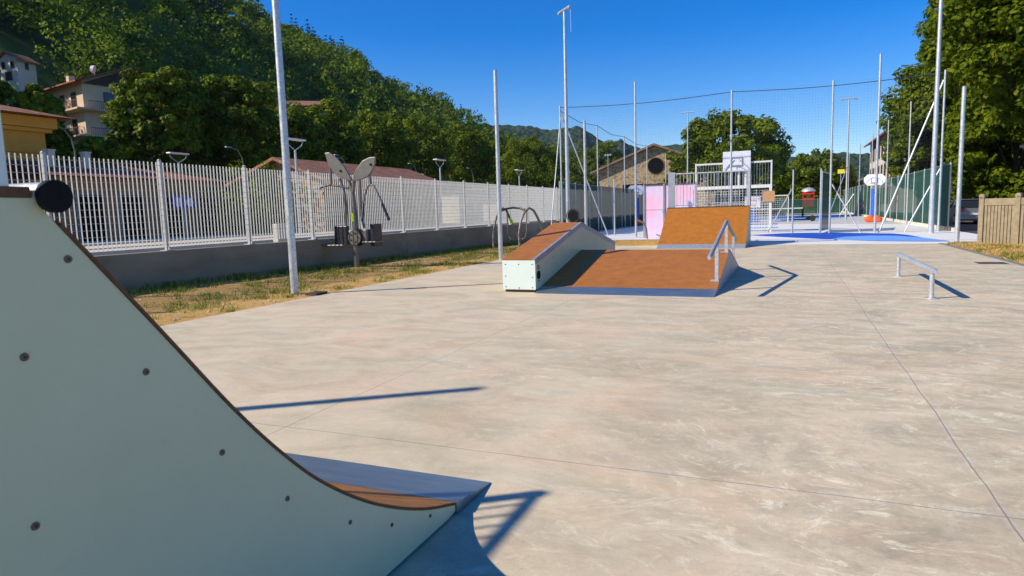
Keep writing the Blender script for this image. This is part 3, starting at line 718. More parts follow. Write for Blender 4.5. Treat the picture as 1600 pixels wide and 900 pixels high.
tag(quads_obj('ivy', leaves(iv, np.full(60, .35), np.full(60, 50), .16, .3, 9), MT['leafC']), 'ivy growing up the gable end of the stone goods shed', 'ivy')
iv = np.array([(-24.2+rng.normal()*.8, 25.6+rng.normal()*1.0, 1.0+abs(rng.normal())*1.3) for _ in range(60)])
tag(quads_obj('shrub', leaves(iv, np.full(60, .5), np.full(60, 50), .2, .3, 10), MT['leafC']), 'sunlit shrub growing behind the second fence post from the ramp', 'shrub')
for n_, (y0, y1, x0, z1, m_, lab) in enumerate([(43, 47, -22, 3.0, 'creamrail', 'cream trackside cabin seen through the fence right of the exerciser'), (52, 60, -23, 2.4, 'whitewall', 'flat pale trackside store seen through the far grating fence')]):
    r_ = empty('trackside_cabin', (x0-1.5, y0, .3), lab, 'cabin')
    MB().b2((x0-3, y0, .3), (x0, y1, z1)).build('wall', MT[m_], r_); MB().b2((x0-3.2, y0-.2, z1+.002), (x0+.2, y1+.2, z1+.16)).build('roof', MT['slate'], r_)
    MB().b2((x0, y0+1.2, .6), (x0+.04, y0+2.2, 2.3)).build('door', MT['galvd'], r_)
# platform lamps
def plat_lamp(px, py, X, label):
    c = atX(px, py, X); r = empty('platform_lamp', (c.x, c.y, .80), label, 'lamp', 'lamps on the station platforms')
    MB().cyl((c.x, c.y, .80), (c.x, c.y, c.z-.45), .06, .045).build('pole', MT['galv'], r)
    MB().tube([(c.x, c.y-.52, c.z-.03), (c.x, c.y-.42, c.z-.22), (c.x, c.y, c.z-.45), (c.x, c.y+.42, c.z-.22), (c.x, c.y+.52, c.z-.03)], .018, 6).build('bracket', MT['galv'], r)
    MB().box((c.x, c.y, c.z), (.3, 1.15, .07)).build('lamp_head', MT['lens'], r, bevel=.03)
for a in [(278, 240, -28, 'low platform lamp above the second fence panel beside the black coping cap'), (460, 218, -19.2, 'high platform lamp just right of the nearest steel pole'),
          (687, 250, -19.2, 'platform lamp midway between the exerciser and second steel pole'), (655, 272, -28, 'smaller platform lamp left of the midway one'),
          (811, 266, -19.2, 'far platform lamp just right of the second steel pole')]: plat_lamp(*a)
def arc_lamp(px, py, X, label):
    c = atX(px, py, X); r = empty('street_lamp', (c.x, c.y+.6, .3), label, 'street lamp', 'curved street lamps below the lindens')
    MB().tube([(c.x, c.y+.9, .3), (c.x, c.y+.9, c.z-1.6), (c.x, c.y+.75, c.z-.8), (c.x, c.y+.3, c.z-.2), (c.x, c.y-.5, c.z)], [.08, .055, .045, .04, .035], 8).build('pole', MT['wallc'], r)
    MB().box((c.x, c.y-.75, c.z), (.22, .6, .1)).build('lamp_head', MT['galvd'], r, bevel=.02)
for a in [(92, 196, -45, 'curved street lamp right of the ochre building'), (367, 231, -45, 'curved street lamp left of the nearest steel pole'), (532, 243, -45, 'curved street lamp behind the left leaf of the exerciser'),
          (645, 256, -45, 'curved street lamp right of the exerciser'), (735, 263, -45, 'curved street lamp just left of the second steel pole')]: arc_lamp(*a)

# ================================================================== QUARTER PIPE NEXT TO THE CAMERA
q1 = empty('quarter_pipe', (-3, 1, 0), 'white sided skate quarter pipe filling the left foreground', 'skate ramp')
XR, XL = -1.51, -4.5
prof = [(.98, 1.50), (1.22, 1.205), (1.42, .955), (1.60, .755), (1.79, .575), (2.02, .405), (2.26, .265), (2.52, .145), (2.78, .055)]
pp = []
for i in range(len(prof)-1):
    for t in np.linspace(0, 1, 7)[:-1]:
        P0, P1, P2, P3 = (Vector(prof[max(0, min(len(prof)-1, j))]) for j in (i-1, i, i+1, i+2))
        pp.append(.5*((2*P1)+(-P0+P2)*t+(2*P0-5*P1+4*P2-P3)*t*t+(-P0+3*P1-3*P2+P3)*t**3))
pp.append(Vector(prof[-1])); pp = [tuple(p) for p in pp]
for xa in (XR, XL+.03):
    pl = [(xa, -.35, .035), (xa, -.35, 1.56), (xa, .93, 1.56)]+[(xa, y, z-.003) for y, z in pp]+[(xa, 2.78, .02), (xa, 2.7, .012)]
    MB().prism(pl, (-.022, 0, 0)).build('side_panel', MT['panel'], q1, bevel=.002)
def sheet(pts, x0, x1, th):
    b = MB(); n = len(pts); nr = []
    for i in range(n):
        a = Vector(pts[max(0, i-1)]); c = Vector(pts[min(n-1, i+1)]); t = (c-a).normalized(); nr.append(Vector((-t.y, t.x)))
    top = [(Vector(p)+Vector((abs(k.x), abs(k.y)))*0+Vector((k.x, k.y))*(th if k.y > 0 else -th)) for p, k in zip(pts, nr)]
    poly = [(x0, p[0], p[1]) for p in pts]+[(x0, t.x, t.y) for t in reversed(top)]
    return b.prism(poly, (x1-x0, 0, 0))
# build as strips to keep caps simple
def surf(pts, x0, x1, th):
    b = MB(); n = len(pts)
    for i, (y, z) in enumerate(pts):
        a = Vector(pts[max(0, i-1)]); c = Vector(pts[min(n-1, i+1)]); t = (c-a).normalized(); k = Vector((-t.y, t.x)); k = k if k.y > 0 else -k
        for x in (x0, x1): b.v += [(x, y, z), (x, y+k.x*th, z+k.y*th)]
    for i in range(n-1):
        o = i*4; b.f += [(o, o+2, o+6, o+4), (o+1, o+5, o+7, o+3), (o, o+4, o+5, o+1), (o+2, o+3, o+7, o+6)]
    b.f += [(0, 1, 3, 2), ((n-1)*4, (n-1)*4+2, (n-1)*4+3, (n-1)*4+1)]
    return b
surf([(y, z-.002) for y, z in pp], XR+.004, XL, .008).build('deck_edge', MT['plye'], q1)
surf([(y, z+.007) for y, z in pp], XR-.002, XL, .004).build('riding_surface', MT['ply'], q1, smooth=True)
MB().prism([(XR+.008, 2.785, .066), (XR+.008, 3.19, .006), (XR+.008, 3.19, .001), (XR+.008, 2.785, .012)], (XL-XR-.008, 0, 0)).build('steel_tongue', MT['steel'], q1)
MB().b2((XL, -.36, 1.561), (XR+.004, .925, 1.583)).build('platform', MT['plye'], q1)
MB().cyl((XL, .955, 1.568), (XR+.012, .955, 1.568), .026, n=20).build('coping', MT['galv'], q1, smooth=True)
MB().cyl((XR+.012, .964, 1.562), (XR+.03, .964, 1.562), .036, n=40).build('coping_cap', MT['black'], q1, smooth=True)
MB().b2((XL+.01, -.35, .03), (XR-.03, -.33, 1.53)).build('back_panel', MT['panel'], q1)
for (px, py) in [(-38, 352), (106, 405), (38, 558), (228, 581), (55, 822), (347, 707), (449, 779), (547, 816), (612, 820), (672, 806), (-60, 640)]:
    p = atX(px, py, XR)
    if p.z < .02: continue
    sw_ = MB().cyl((XR-.001, p.y, p.z), (XR+.0035, p.y, p.z), .0098, .0085, 16).build('screw', MT['screw'], q1); MB().cyl((XR+.0034, p.y, p.z), (XR+.0042, p.y, p.z), .0042, .0042, 6).build('screw_socket', MT['screwd'], sw_)
def railing(root, x0, x1, y0, y1, z0, z1, sides, mat, platew=.0, step=.11, r=.012, top=.026):
    """guard rail: left/right runs along Y, back run along X"""
    runs = []
    if 'l' in sides: runs.append(((x0, y0), (x0, y1)))
    if 'r' in sides: runs.append(((x1, y0), (x1, y1)))
    if 'b' in sides: runs.append(((x0, y1), (x1, y1)))
    for (a, b_) in runs:
        A = Vector((*a, 0)); B_ = Vector((*b_, 0)); L = (B_-A).length; m = MB()
        for z in (z0+.1, z1):
            rr_ = top if z == z1 else .016
            m.cyl((A.x, A.y, z), (B_.x, B_.y, z), rr_, n=8)
        n = int(L/step)
        for k in range(1, n): p = A.lerp(B_, k/n); m.cyl((p.x, p.y, z0+.1), (p.x, p.y, z1), r, n=6)
        m.build('railing', mat, root)
        for p in (A, B_): MB().b2((p.x-.03, p.y-.03, z0), (p.x+.03, p.y+.03, z1+.03)).build('post', mat, root)
railing(q1, XL+.08, XR-.06, .90, -.30, 1.583, 2.84, 'lb', MT['galv'], r=.011, top=.028)
pt = MB().b2((XR-.05, .74, 1.583), (XR+.002, .885, 2.9)).build('post', MT['panelw'], q1)
MB().cyl((XR-.03, .74, 2.86), (XR-.03, -.3, 2.86), .026, n=10).build('railing', MT['galv'], q1)

# ================================================================== GRIND BOX + BANK
gb = empty('grind_box', (-4.6, 14.3, 0), 'white sided kinked grind box with brown top and steel edge left of the low bank', 'skate box')
gx0, gx1, gya, gyb, gyr = -4.93, -4.28, 11.32, 17.4, 14.32
zA, zR = .60, 1.20
side = lambda x, dz=0: [(x, gya, .05), (x, gya, zA+dz), (x, gyr, zR+dz), (x, gyb, zA+dz), (x, gyb, .05)]
MB().prism(side(gx0), (.02, 0, 0)).prism(side(gx1), (-.02, 0, 0)).build('side_panel', MT['panel'], gb, bevel=.002)
MB().b2((gx0-.004, gya-.012, .05), (gx1+.004, gya, zA-.005)).build('end_panel', MT['panelw'], gb, bevel=.002)
MB().b2((gx0-.004, gyb, .05), (gx1+.004, gyb+.012, zA-.005)).build('end_panel', MT['panelw'], gb, bevel=.002)
MB().b2((gx0+.03, gya+.03, 0), (gx1-.03, gyb-.03, .05)).build('foot', MT['plye'], gb)
tp = surf([(gya-.015, zA+.0), (gyr, zR), (gyb+.015, zA)], gx0-.01, gx1-.045, .018); tp.build('top_board', MT['ply'], gb)
an = surf([(gya-.016, zA+.001), (gyr, zR+.001), (gyb+.016, zA+.001)], gx1-.045, gx1+.006, .02); an.build('steel_edge', MT['galvd'], gb)
an = surf([(gya-.014, zA-.085), (gyr, zR-.085), (gyb+.014, zA-.085)], gx1, gx1+.006, .084); an.build('steel_edge', MT['galvd'], gb)
for u, z in [(.09, .52), (.5, .52), (.91, .52), (.09, .3), (.92, .28), (.09, .1), (.5, .08), (.91, .09)]:
    x = gx0+(gx1-gx0)*u; MB().cyl((x, gya-.016, z), (x, gya-.011, z), .011, n=10).build('screw', MT['screwd'], gb)
for y in (12.3, 13.3, 14.32, 15.3): MB().cyl((gx1, y, zA-.2+(y-gya)*.18), (gx1+.004, y, zA-.2+(y-gya)*.18), .010, n=8).build('screw', MT['screwd'], gb)
# black oval maker's mark low on the right side panel
mk = MB(); 
mk.prism([(gx1, gya+.17+.10*cos(a), .31+.085*sin(a)) for a in np.linspace(0, 2*pi, 20)[:-1]], (.003, 0, 0))
mk.b2((gx1, gya+.10, .42), (gx1+.003, gya+.24, .435)).b2((gx1, gya+.12, .445), (gx1+.003, gya+.14, .50)).b2((gx1, gya+.16, .445), (gx1+.003, gya+.18, .50)).b2((gx1, gya+.20, .445), (gx1+.003, gya+.22, .48)).b2((gx1, gya+.13, .19), (gx1+.003, gya+.22, .205))
mk.build('emblem', MT['black'], gb)
bk = empty('bank_ramp', (-2.7, 14.2, 0), 'low brown double bank with steel front strip beside the white grind box', 'skate ramp')
bx0, bx1, by0, byr, by1, bz = -4.27, -1.10, 11.2, 14.25, 17.1, .60
s0 = .42; zs = bz*s0/(byr-by0)
MB().prism([(bx1, by0+.1, .0), (bx1, byr, bz-.022), (bx1, by1-.1, .0)], (-.02, 0, 0)).build('side_panel', MT['galvd'], bk)
surf([(by0+s0, zs-.018), (byr, bz-.018), (by1-s0, zs-.018)], bx0, bx1+.004, .018).build('riding_surface', MT['ply'], bk)
MB().prism([(bx0+.02, by0+s0, zs-.02), (bx0+.02, byr, bz-.03), (bx0+.02, by1-s0, zs-.02), (bx0+.02, by1-s0, 0), (bx0+.02, by0+s0, 0)], (bx1-bx0-.06, 0, 0)).build('frame', MT['plye'], bk)
for sg_, ye_ in ((1, by0), (-1, by1)):
    MB().prism([(bx0, ye_, .002), (bx0, ye_+sg_*s0, zs+.001), (bx0, ye_+sg_*s0, zs-.008), (bx0, ye_+sg_*.02, .001)], (bx1-bx0, 0, 0)).build('steel_tongue', MT['steel'], bk)
hr = empty('kinked_handrail', (-1.15, 14, .5), 'kinked grey grind rail bolted over the right edge of the low bank', 'grind rail')
zb = lambda y: bz*(1-abs(y-byr)/(byr-by0))
RP = [(-1.15, 10.95, .675), (-1.15, 14.05, 1.175), (-1.15, 16.8, .655)]
MB().tube([RP[0], Vector(RP[0]).lerp(Vector(RP[1]), .97), RP[1], Vector(RP[1]).lerp(Vector(RP[2]), .03), RP[2]], .036, 16).build('rail', MT['galvd'], hr, smooth=True)
MB().tube([(-1.15, 10.90, .668), (-1.15, 10.95, .675)], [.028, .037], 16).build('end_cap', MT['galv'], hr, smooth=True)
for y in (12.1, 14.02, 15.9):
    zt_ = (.675+(y-10.95)*.1613 if y < 14.05 else 1.175-(y-14.05)*.189)-.03; z0 = zb(y)
    MB().b2((-1.18, y-.03, z0), (-1.12, y+.03, zt_)).b2((-1.25, y-.08, z0-.008), (-1.102, y+.08, z0+.014)).build('leg', MT['galv'], hr)
fl = empty('flat_grind_rail', (2.03, 13.3, 0), 'low straight grey grind rail standing alone on the concrete on the right', 'grind rail')
zt_ = .43
MB().tube([(2.03, 11.42, zt_), (2.03, 11.48, zt_), (2.03, 15.1, zt_), (2.03, 15.16, zt_)], [.03, .045, .045, .03], 18).build('rail', MT['galv'], fl, smooth=True)
for y in (11.62, 14.92): MB().cyl((2.03, y, .012), (2.03, y, zt_-.03), .034, n=16).cyl((2.03, y, .001), (2.03, y, .014), .095, n=20).build('leg', MT['galv'], fl, smooth=True)

# ================================================================== SECOND QUARTER PIPE (far)
q2 = empty('quarter_pipe', (-2.9, 26, 0), 'brown faced ramp with railed platform in front of the court', 'skate ramp')
X0, X1 = -4.42, -1.36; ya, yt, yb2 = 24.2, 26.6, 27.8; zt2 = 1.43
prf = [(ya+.35, .12), (25.1, .42), (25.6, .75), (26.1, 1.09), (yt, zt2)]
surf(prf, X0, X1, .014).build('riding_surface', MT['ply'], q2)
MB().prism([(X0, ya, .003), (X0, ya+.35, .135), (X0, ya+.35, .12), (X0, ya+.03, .001)], (X1-X0, 0, 0)).build('steel_tongue', MT['galvd'], q2)
for x in (X0, X1-.02):
    MB().prism([(x, ya+.25, .02), (x, yb2, .02), (x, yb2, zt2-.02)]+[(x, y, z-.01) for y, z in reversed(prf)], (.02, 0, 0)).build('side_panel', MT['panel'], q2)
MB().b2((X0, yt-.02, zt2+.003), (X1, yb2, zt2+.025)).build('platform', MT['plye'], q2)
MB().cyl((X0, yt, zt2+.01), (X1, yt, zt2+.01), .03, n=12).build('coping', MT['eave'], q2, smooth=True)
railing(q2, X0+.06, X1-.04, yt+.15, yb2-.04, zt2+.02, 2.82, 'lrb', MT['galv'], step=.13, r=.011)
MB().b2((X0+.02, yt+.1, zt2), (X0+.29, yt+.14, 2.84)).build('post', MT['galvd'], q2)
MB().b2((X1-.09, yt+.05, .9), (X1+.02, yt+.14, 2.84)).build('post', MT['galv'], q2)
MB().b2((X1-.42, ya+2.28, 1.33), (X1-.22, ya+2.33, 1.37)).build('emblem', MT['black'], q2)

# ================================================================== POLES
PG = 'galvanised poles along the concrete'
def pole(x, y, h, r, label, group=PG):
    o = empty('steel_pole', (x, y, 0), label, 'pole', group)
    MB().tube([(x, y, -.1), (x, y, h*.35), (x, y, h-.03)], [r*1.05, r*1.0, r*.88], 16).build('shaft', MT['galv'], o, smooth=True)
    MB().tube([(x, y, h-.03), (x, y, h)], [r*.9, r*.6], 16).build('cap', MT['galvd'], o, smooth=True)
    return o
pole(-8.95, .4, 5.8, .07, 'galvanised pole beside the slab, nearest to the camera')
o = pole(-8.95, 10.25, 5.7, .072, 'thickest looking galvanised pole on the verge left of the arm exerciser')
MB().b2((-8.9, 10.12, 1.55), (-8.86, 10.19, 1.85)).build('hatch', MT['galv'], o)
pole(-8.42, 19.2, 5.85, .066, 'galvanised pole rising behind the left end of the grind box')
pole(-8.6, 29.5, 5.5, .066, 'galvanised pole rising behind the right end of the grind box')
pole(5.32, 26.6, 5.2, .072, 'galvanised pole beside the corner of the brown slatted fence')
tag(MB().b2((-8.62, 10.15, .0), (-8.36, 10.5, .045)).build('manhole_cover', MT['eave']), 'dark inspection cover beside the foot of the near steel pole', 'cover')
tag(MB().b2((4.05, 17.95, .0), (4.62, 18.45, .006)).build('drain_grate', MT['eave']), 'dark rectangular drain grate near the right kerb', 'drain')
def mast(x, y, h, label, px_head=None, rz=0, r=.11):
    o = empty('floodlight_mast', (x, y, 0), label, 'floodlight mast', 'floodlight masts round the court')
    MB().tube([(x, y, -.1), (x, y, h*.5), (x, y, h)], [r, r*.8, r*.55], 16).build('shaft', MT['galv'], o, smooth=True)
    d = Vector((cos(rz), sin(rz), 0)); c = Vector((x, y, h+.08))
    MB().tube([c-d*.62, c+d*.62], .055, 12).build('crossbar', MT['galv'], o, smooth=True)
    for k in (-.5, .5): p = c+d*k; MB().box((p.x, p.y, p.z-.075), (.22, .14, .04), rz).build('floodlight', MT['galvd'], o)
    MB().b2((x-.03, y-r-.03, 1.5), (x+.03, y-r+.02, 1.9)).build('hatch', MT['galv'], o)
    return o
m1 = mast(-10.03, 31.3, 10.9, 'floodlight mast with slanted crossbar behind the grind box', rz=radians(-45))
cb = MB().cyl((-9.60, 30.87, 10.9), (-9.58, 30.87, 9.8), .008, n=6).build('hanging_cable', MT['signwhite'], m1)
mast(5.85, 34.2, 11.5, 'tallest looking mast at the right front corner of the court', rz=radians(60), r=.12)
mast(-9.3, 68, 10.6, 'distant mast with T head seen left of the big round tree', rz=0, r=.09)
mast(4.45, 62, 9.8, 'distant pale mast with T head above the court centre', rz=0, r=.09)
pole(-7.2, 33.8, 7.8, .055, 'thin bare mast with no net between stone hall and ramp')
pole(3.78, 35.4, 8.2, .055, 'tall thin net pole right of the court gate', 'poles of the court enclosure')

# ================================================================== COURT ENCLOSURE
CF = 36.0; NETX = [-11.9, -7.3, -2.75, 1.88, 6.45]; NH = 7.2
def netpanel(name, A, B_, z0, z1, label, step=.14, wv=.0014, sag=0):
    r = empty(name, ((A[0]+B_[0])/2, (A[1]+B_[1])/2, z0), label, 'net'); m = MB()
    A = Vector((*A, 0)); B_ = Vector((*B_, 0)); L = (B_-A).length; u = (B_-A)/L; n = int(L/step)
    for k in range(n+1):
        p = A+u*(k*L/n); m.add([p-u*wv+Vector((0, 0, z0)), p+u*wv+Vector((0, 0, z0)), p+u*wv+Vector((0, 0, z1)), p-u*wv+Vector((0, 0, z1))], [(0, 1, 2, 3)])
    z = z0
    while z < z1:
        m.add([A+Vector((0, 0, z-wv)), B_+Vector((0, 0, z-wv)), B_+Vector((0, 0, z+wv)), A+Vector((0, 0, z+wv))], [(0, 1, 2, 3)]); z += step
    m.build('mesh', MT['netdark'], r, recalc=False)
    return r
PE = 'poles of the court enclosure'
labs = ['corner net pole at the left front of the court', 'front net pole rising left of the pink panels', 'front net pole rising in front of the white backboard', 'front net pole just right of the court gate', 'right front corner net pole beside the tall mast']
for x, lb_ in zip(NETX, labs):
    if x == -7.3: continue
    pole(x, CF, 7.3, .05, lb_, PE)
r = netpanel('ball_stop_net', (NETX[0], CF+.07), (NETX[-1], CF+.07), 3.0, NH, 'high fine mesh ball net across the front of the court')
tc = MB()
for a, b_ in ((NETX[0], NETX[2]), (NETX[2], NETX[4])):
    tc.tube([(a+(b_-a)*t, CF+.07, NH-.25*sin(pi*t)*0.6) for t in np.linspace(0, 1, 9)], .018, 6)
tc.build('top_cable', MT['netdark'], r)
ly = [44.0, 52.0, 61.0, 71.0, 82.0, 95.0]
for y in ly: pole(-11.95, y, 7.1, .045, 'left side net pole number %s from the stone hall corner' % ('one two three four five six'.split()[ly[::-1].index(y)]), PE)
r = netpanel('ball_stop_net', (-11.95, CF), (-11.95, 95), 3.0, 7.0, 'high fine mesh ball net down the left side of the court', .2)
MB().tube([(-11.95, y, 7.05-(.22 if i % 2 else 0)) for i, y in enumerate([36, 40, 44, 48, 52, 56.5, 61, 66, 71, 76, 82, 88, 95])], .018, 6).build('top_cable', MT['netdark'], r)
ry_ = [45.4, 54.8, 64.5, 75.0, 88.0]
for y, nm in zip(ry_, ['nearest', 'second', 'third', 'fourth', 'farthest']): pole(6.5, y, 7.2, .045, '%s side net pole along the green fence behind the right hoop' % nm, PE)
r = netpanel('ball_stop_net', (6.55, CF), (6.55, 95), 3.1, 7.1, 'high fine mesh ball net down the right side of the court', .2)
def brace(a, b_, r, label):
    o = tag(MB().cyl(a, b_, r, n=8).build('brace', MT['galv'], smooth=True), label, 'brace', 'slanting braces of the net poles'); return o
brace((3.95, 35.5, 0), (6.4, 36, 6.85), .04, 'long slanting steel brace meeting the right front corner pole')
brace((5.1, 36.1, 0), (6.45, 36.2, 2.9), .035, 'short slanting brace low beside the right front corner pole')
brace((-9.3, 36.3, 0), (-11.85, 36.0, 6.9), .04, 'long slanting steel brace meeting the left front corner pole')
brace((-10.9, 31, 0), (-11.85, 35.9, 6.6), .03, 'steep slanting brace behind the left floodlight mast')
brace(tuple(gz(1200, 363)), tuple(atY(1237, 296, 36.2)), .03, 'slanting brace left of the court gate')
brace(tuple(gz(1345, 364)), tuple(atY(1300, 288, 36.3)), .03, 'slanting brace right of the court gate')
brace(tuple(atY(1297, 332, 45)), tuple(atY(1325, 258, 50)), .03, 'thin brace reaching up behind the court gate')
brace(tuple(atY(1312, 336, 60)), tuple(atY(1334, 303, 60)), .03, 'thin low brace in the middle of the court')
def lowpost(x, y, h, label): return pole(x, y, h, .04, label, 'low posts of the court enclosure')
lowpost(.2, CF, 3.15, 'low post left of the court gate'); lowpost(1.45, CF, 3.15, 'left post of the court gate'); lowpost(-8.86, CF, 3.1, 'low post behind the right slope of the grind box')
# gate leaf
gt = empty('court_gate', (1.2, CF, 0), 'narrow green mesh gate leaf standing open at the court entrance', 'gate')
a = Vector((1.5, CF, 0)); b_ = Vector((2.05, CF+3.4, 0))
fm = MB()
for z in (.12, 3.0): fm.cyl((a.x, a.y, z), (b_.x, b_.y, z), .03, n=8)
for p in (a, b_): fm.cyl((p.x, p.y, .1), (p.x, p.y, 3.02), .03, n=8)
fm.build('frame', MT['galv'], gt); MB().add([(a.x, a.y, .14), (b_.x, b_.y, .14), (b_.x, b_.y, 2.98), (a.x, a.y, 2.98)], [(0, 1, 2, 3)]).build('mesh_infill', MT['netgreen'], gt, recalc=False)
# green mesh fences
def green_fence(pts, h, label, step=3.0, z0=.02):
    c = pts[0]; r = empty('green_fence', (c[0], c[1], 0), label, 'fence')
    for A, B_ in zip(pts[:-1], pts[1:]):
        A = Vector((*A, 0)); B_ = Vector((*B_, 0)); L = (B_-A).length
        MB().add([A+Vector((0, 0, z0)), B_+Vector((0, 0, z0)), B_+Vector((0, 0, h)), A+Vector((0, 0, h))], [(0, 1, 2, 3)]).build('mesh_infill', MT['netgreen'], r, recalc=False)
        n = max(1, int(round(L/step)))
        for k in range(n+1):
            p = A.lerp(B_, k/n); MB().cyl((p.x, p.y, 0), (p.x, p.y, h+.08), .03, n=8).build('post', MT['galv'], r)
        MB().cyl((A.x, A.y, h), (B_.x, B_.y, h), .016, n=6).build('top_wire', MT['galvd'], r)
green_fence([(7.1, 37.5), (7.1, 103)], 3.15, 'tall green mesh fence along the right side of the court', 3.3, .16)
green_fence([(-12.02, 36), (-12.02, 103)], 3.05, 'green mesh fence along the left side of the court beyond the grating')
green_fence([(-12.0, 103.3), (7.0, 103.3)], 2.0, 'low green mesh fence across the far end of the court', 3.2)
green_fence([(6.5, 36.1), (7.1, 37.4)], 3.1, 'short return of green fence at the right front corner', 3)
# padded hoops
def hoop(c, label, face, pole_on_right=True):
    r = empty('basketball_hoop', c, label, 'basketball hoop', 'portable hoops beside the court'); x, y, _ = c
    sx = face[0]; sy = face[1]
    MB().tube([(x, y, .45), (x+.02, y, 1.4), (x, y, 2.3)], .2, 14).build('padded_post', MT['bluepad'], r, smooth=True)
    MB().cyl((x, y, 2.3), (x-sx*-.1, y+sy*.4, 2.75), .05).build('arm', MT['galvd'], r)
    b = MB(); 
    for s in (-1, 1):
        pts = []
        b.tube([(x+s*.02, y, .22), (x+s*.25, y-.1, .26), (x+s*.55, y-.15, .16)], [.26, .24, .13], 12)
    b.b2((x-.45, y-.45, .02), (x+.45, y+.45, .3)); b.build('base', MT['orange'], r, smooth=True, bevel=.03)
    bx, by = x+sx*.1, y+sy*.45; u = Vector((sy, -sx, 0)).normalized(); n_ = Vector((sx, sy, 0)).normalized(); cc = Vector((bx, by, 2.95))
    out = [(-.68, -.1), (-.45, -.36), (.45, -.36), (.68, -.1), (.68, .18), (.45, .42), (-.45, .42), (-.68, .18)]
    bo = MB().prism([cc+u*a+Vector((0, 0, b_)) for a, b_ in out], tuple(n_*.05)).build('backboard', MT['board'], r)
    ln = MB(); q = cc+n_*.054
    def bar(a0, b0, a1, b1):
        ln.prism([q+u*a0+Vector((0, 0, b0)), q+u*a1+Vector((0, 0, b0)), q+u*a1+Vector((0, 0, b1)), q+u*a0+Vector((0, 0, b1))], tuple(n_*.004))
    bar(-.22, -.18, -.19, .18); bar(.19, -.18, .22, .18); bar(-.22, .15, .22, .18); bar(-.22, -.18, .22, -.15)
    for t in (-1, 1): ln.tube([q+u*(t*(.50-.1*k*k))+Vector((0, 0, -.2+.2*k)) for k in (-.2, .4, 1, 1.5, 2)], .012, 6)
    ln.build('backboard_marks', MT['bluepad'], bo)
    ring = [tuple(cc+n_*.35+Vector((.23*cos(a), .23*sin(a), -.22))) for a in np.linspace(0, 2*pi, 19)]
    ro_ = MB().tube(ring, .014, 6).cyl(tuple(cc+Vector((0, 0, -.22))), tuple(cc+n_*.14+Vector((0, 0, -.22))), .03).build('rim', MT['red'], r)
    nm = MB()
    for k in range(12):
        a = 2*pi*k/12; nm.cyl(tuple(cc+n_*.35+Vector((.22*cos(a), .22*sin(a), -.22))), tuple(cc+n_*.35+Vector((.12*cos(a+.5), .12*sin(a+.5), -.62))), .006, n=4)
    nm.build('net', MT['white'], ro_)
    return r
hoop((5.62, 53.8, 0), 'basketball hoop with white board and orange base by the right green fence', (-.25, -1))
hoop((-11.85, 56.0, 0), 'basketball hoop with white board and orange base left of the pink panels', (.35, -.93))
# white multi goal
go = empty('sports_goal', (-2.9, 38.6, 0), 'large white goal frame topped by a basketball backboard behind the ramp', 'goal')
GX0, GX1, GY = -4.85, -.9, 38.6
MB().b2((GX0-.05, GY-.05, 0), (GX0+.05, GY+.05, 2.55)).build('goal_post', MT['white'], go, bevel=.01)
MB().b2((GX1-.07, GY-.07, 0), (GX1+.07, GY+.07, 2.55)).build('goal_post', MT['white'], go, bevel=.01)
MB().b2((GX0-.08, GY-.06, 2.38), (GX1+.08, GY+.06, 2.56)).build('crossbar', MT['white'], go, bevel=.01)
for x in (GX0+.04, GX1+.03): MB().b2((x-.05, GY-.04, 2.56), (x+.03, GY+.04, 3.85)).build('upper_post', MT['white'], go)
MB().b2((GX0, GY-.035, 3.74), (GX1+.05, GY+.035, 3.83)).build('upper_bar', MT['white'], go)
up = MB()
for k in range(1, 28): x = GX0+k*(GX1-GX0)/28; up.b2((x-.008, GY-.008, 2.56), (x+.008, GY+.008, 3.74))
up.build('upper_bars', MT['galvd'], go)
nt2 = MB()
for k in range(1, 27): x = GX0+k*(GX1-GX0)/27; nt2.b2((x-.011, GY+.5, .05), (x+.011, GY+.52, 2.3))
for k in range(1, 16): nt2.b2((GX0, GY+.5, .15*k), (GX1, GY+.52, .15*k+.022))
nt2.build('goal_net', MT['white'], go)
for x in (-2.95, -2.55, -2.2): MB().b2((x-.05, GY-.02, 2.56), (x+.05, GY+.06, 3.5)).build('board_strut', MT['white'], go)
bd = MB().b2((-3.37, GY-.16, 3.32), (-1.93, GY-.11, 4.40)).build('backboard', MT['board'], go)
MB().b2((-2.95, GY-.2, 4.05), (-2.35, GY-.165, 4.09)).b2((-2.95, GY-.2, 3.6), (-2.91, GY-.165, 4.05)).b2((-2.39, GY-.2, 3.6), (-2.35, GY-.165, 4.05)).b2((-2.95, GY-.2, 3.6), (-2.35, GY-.165, 3.64)).build('backboard_marks', MT['galvd'], bd)
for s in (-1, 1): MB().cyl((-2.65+s*.12, GY-.17, 3.95), (-2.65+s*.66, GY-.22, 3.45), .025, n=6).build('strut', MT['galvd'], bd)
MB().tube([(-2.65+.23*cos(a), GY-.45+.23*sin(a), 3.62) for a in np.linspace(0, 2*pi, 17)], .018, 6).build('rim', MT['galvd'], bd)
tag(MB().b2((GX1-.38, GY-.12, 1.62), (GX1+.22, GY-.085, 2.2)).build('cardboard_sheet', MT['card'], bevel=.01), 'square brown cardboard sheet hung on the right goal post', 'cardboard')
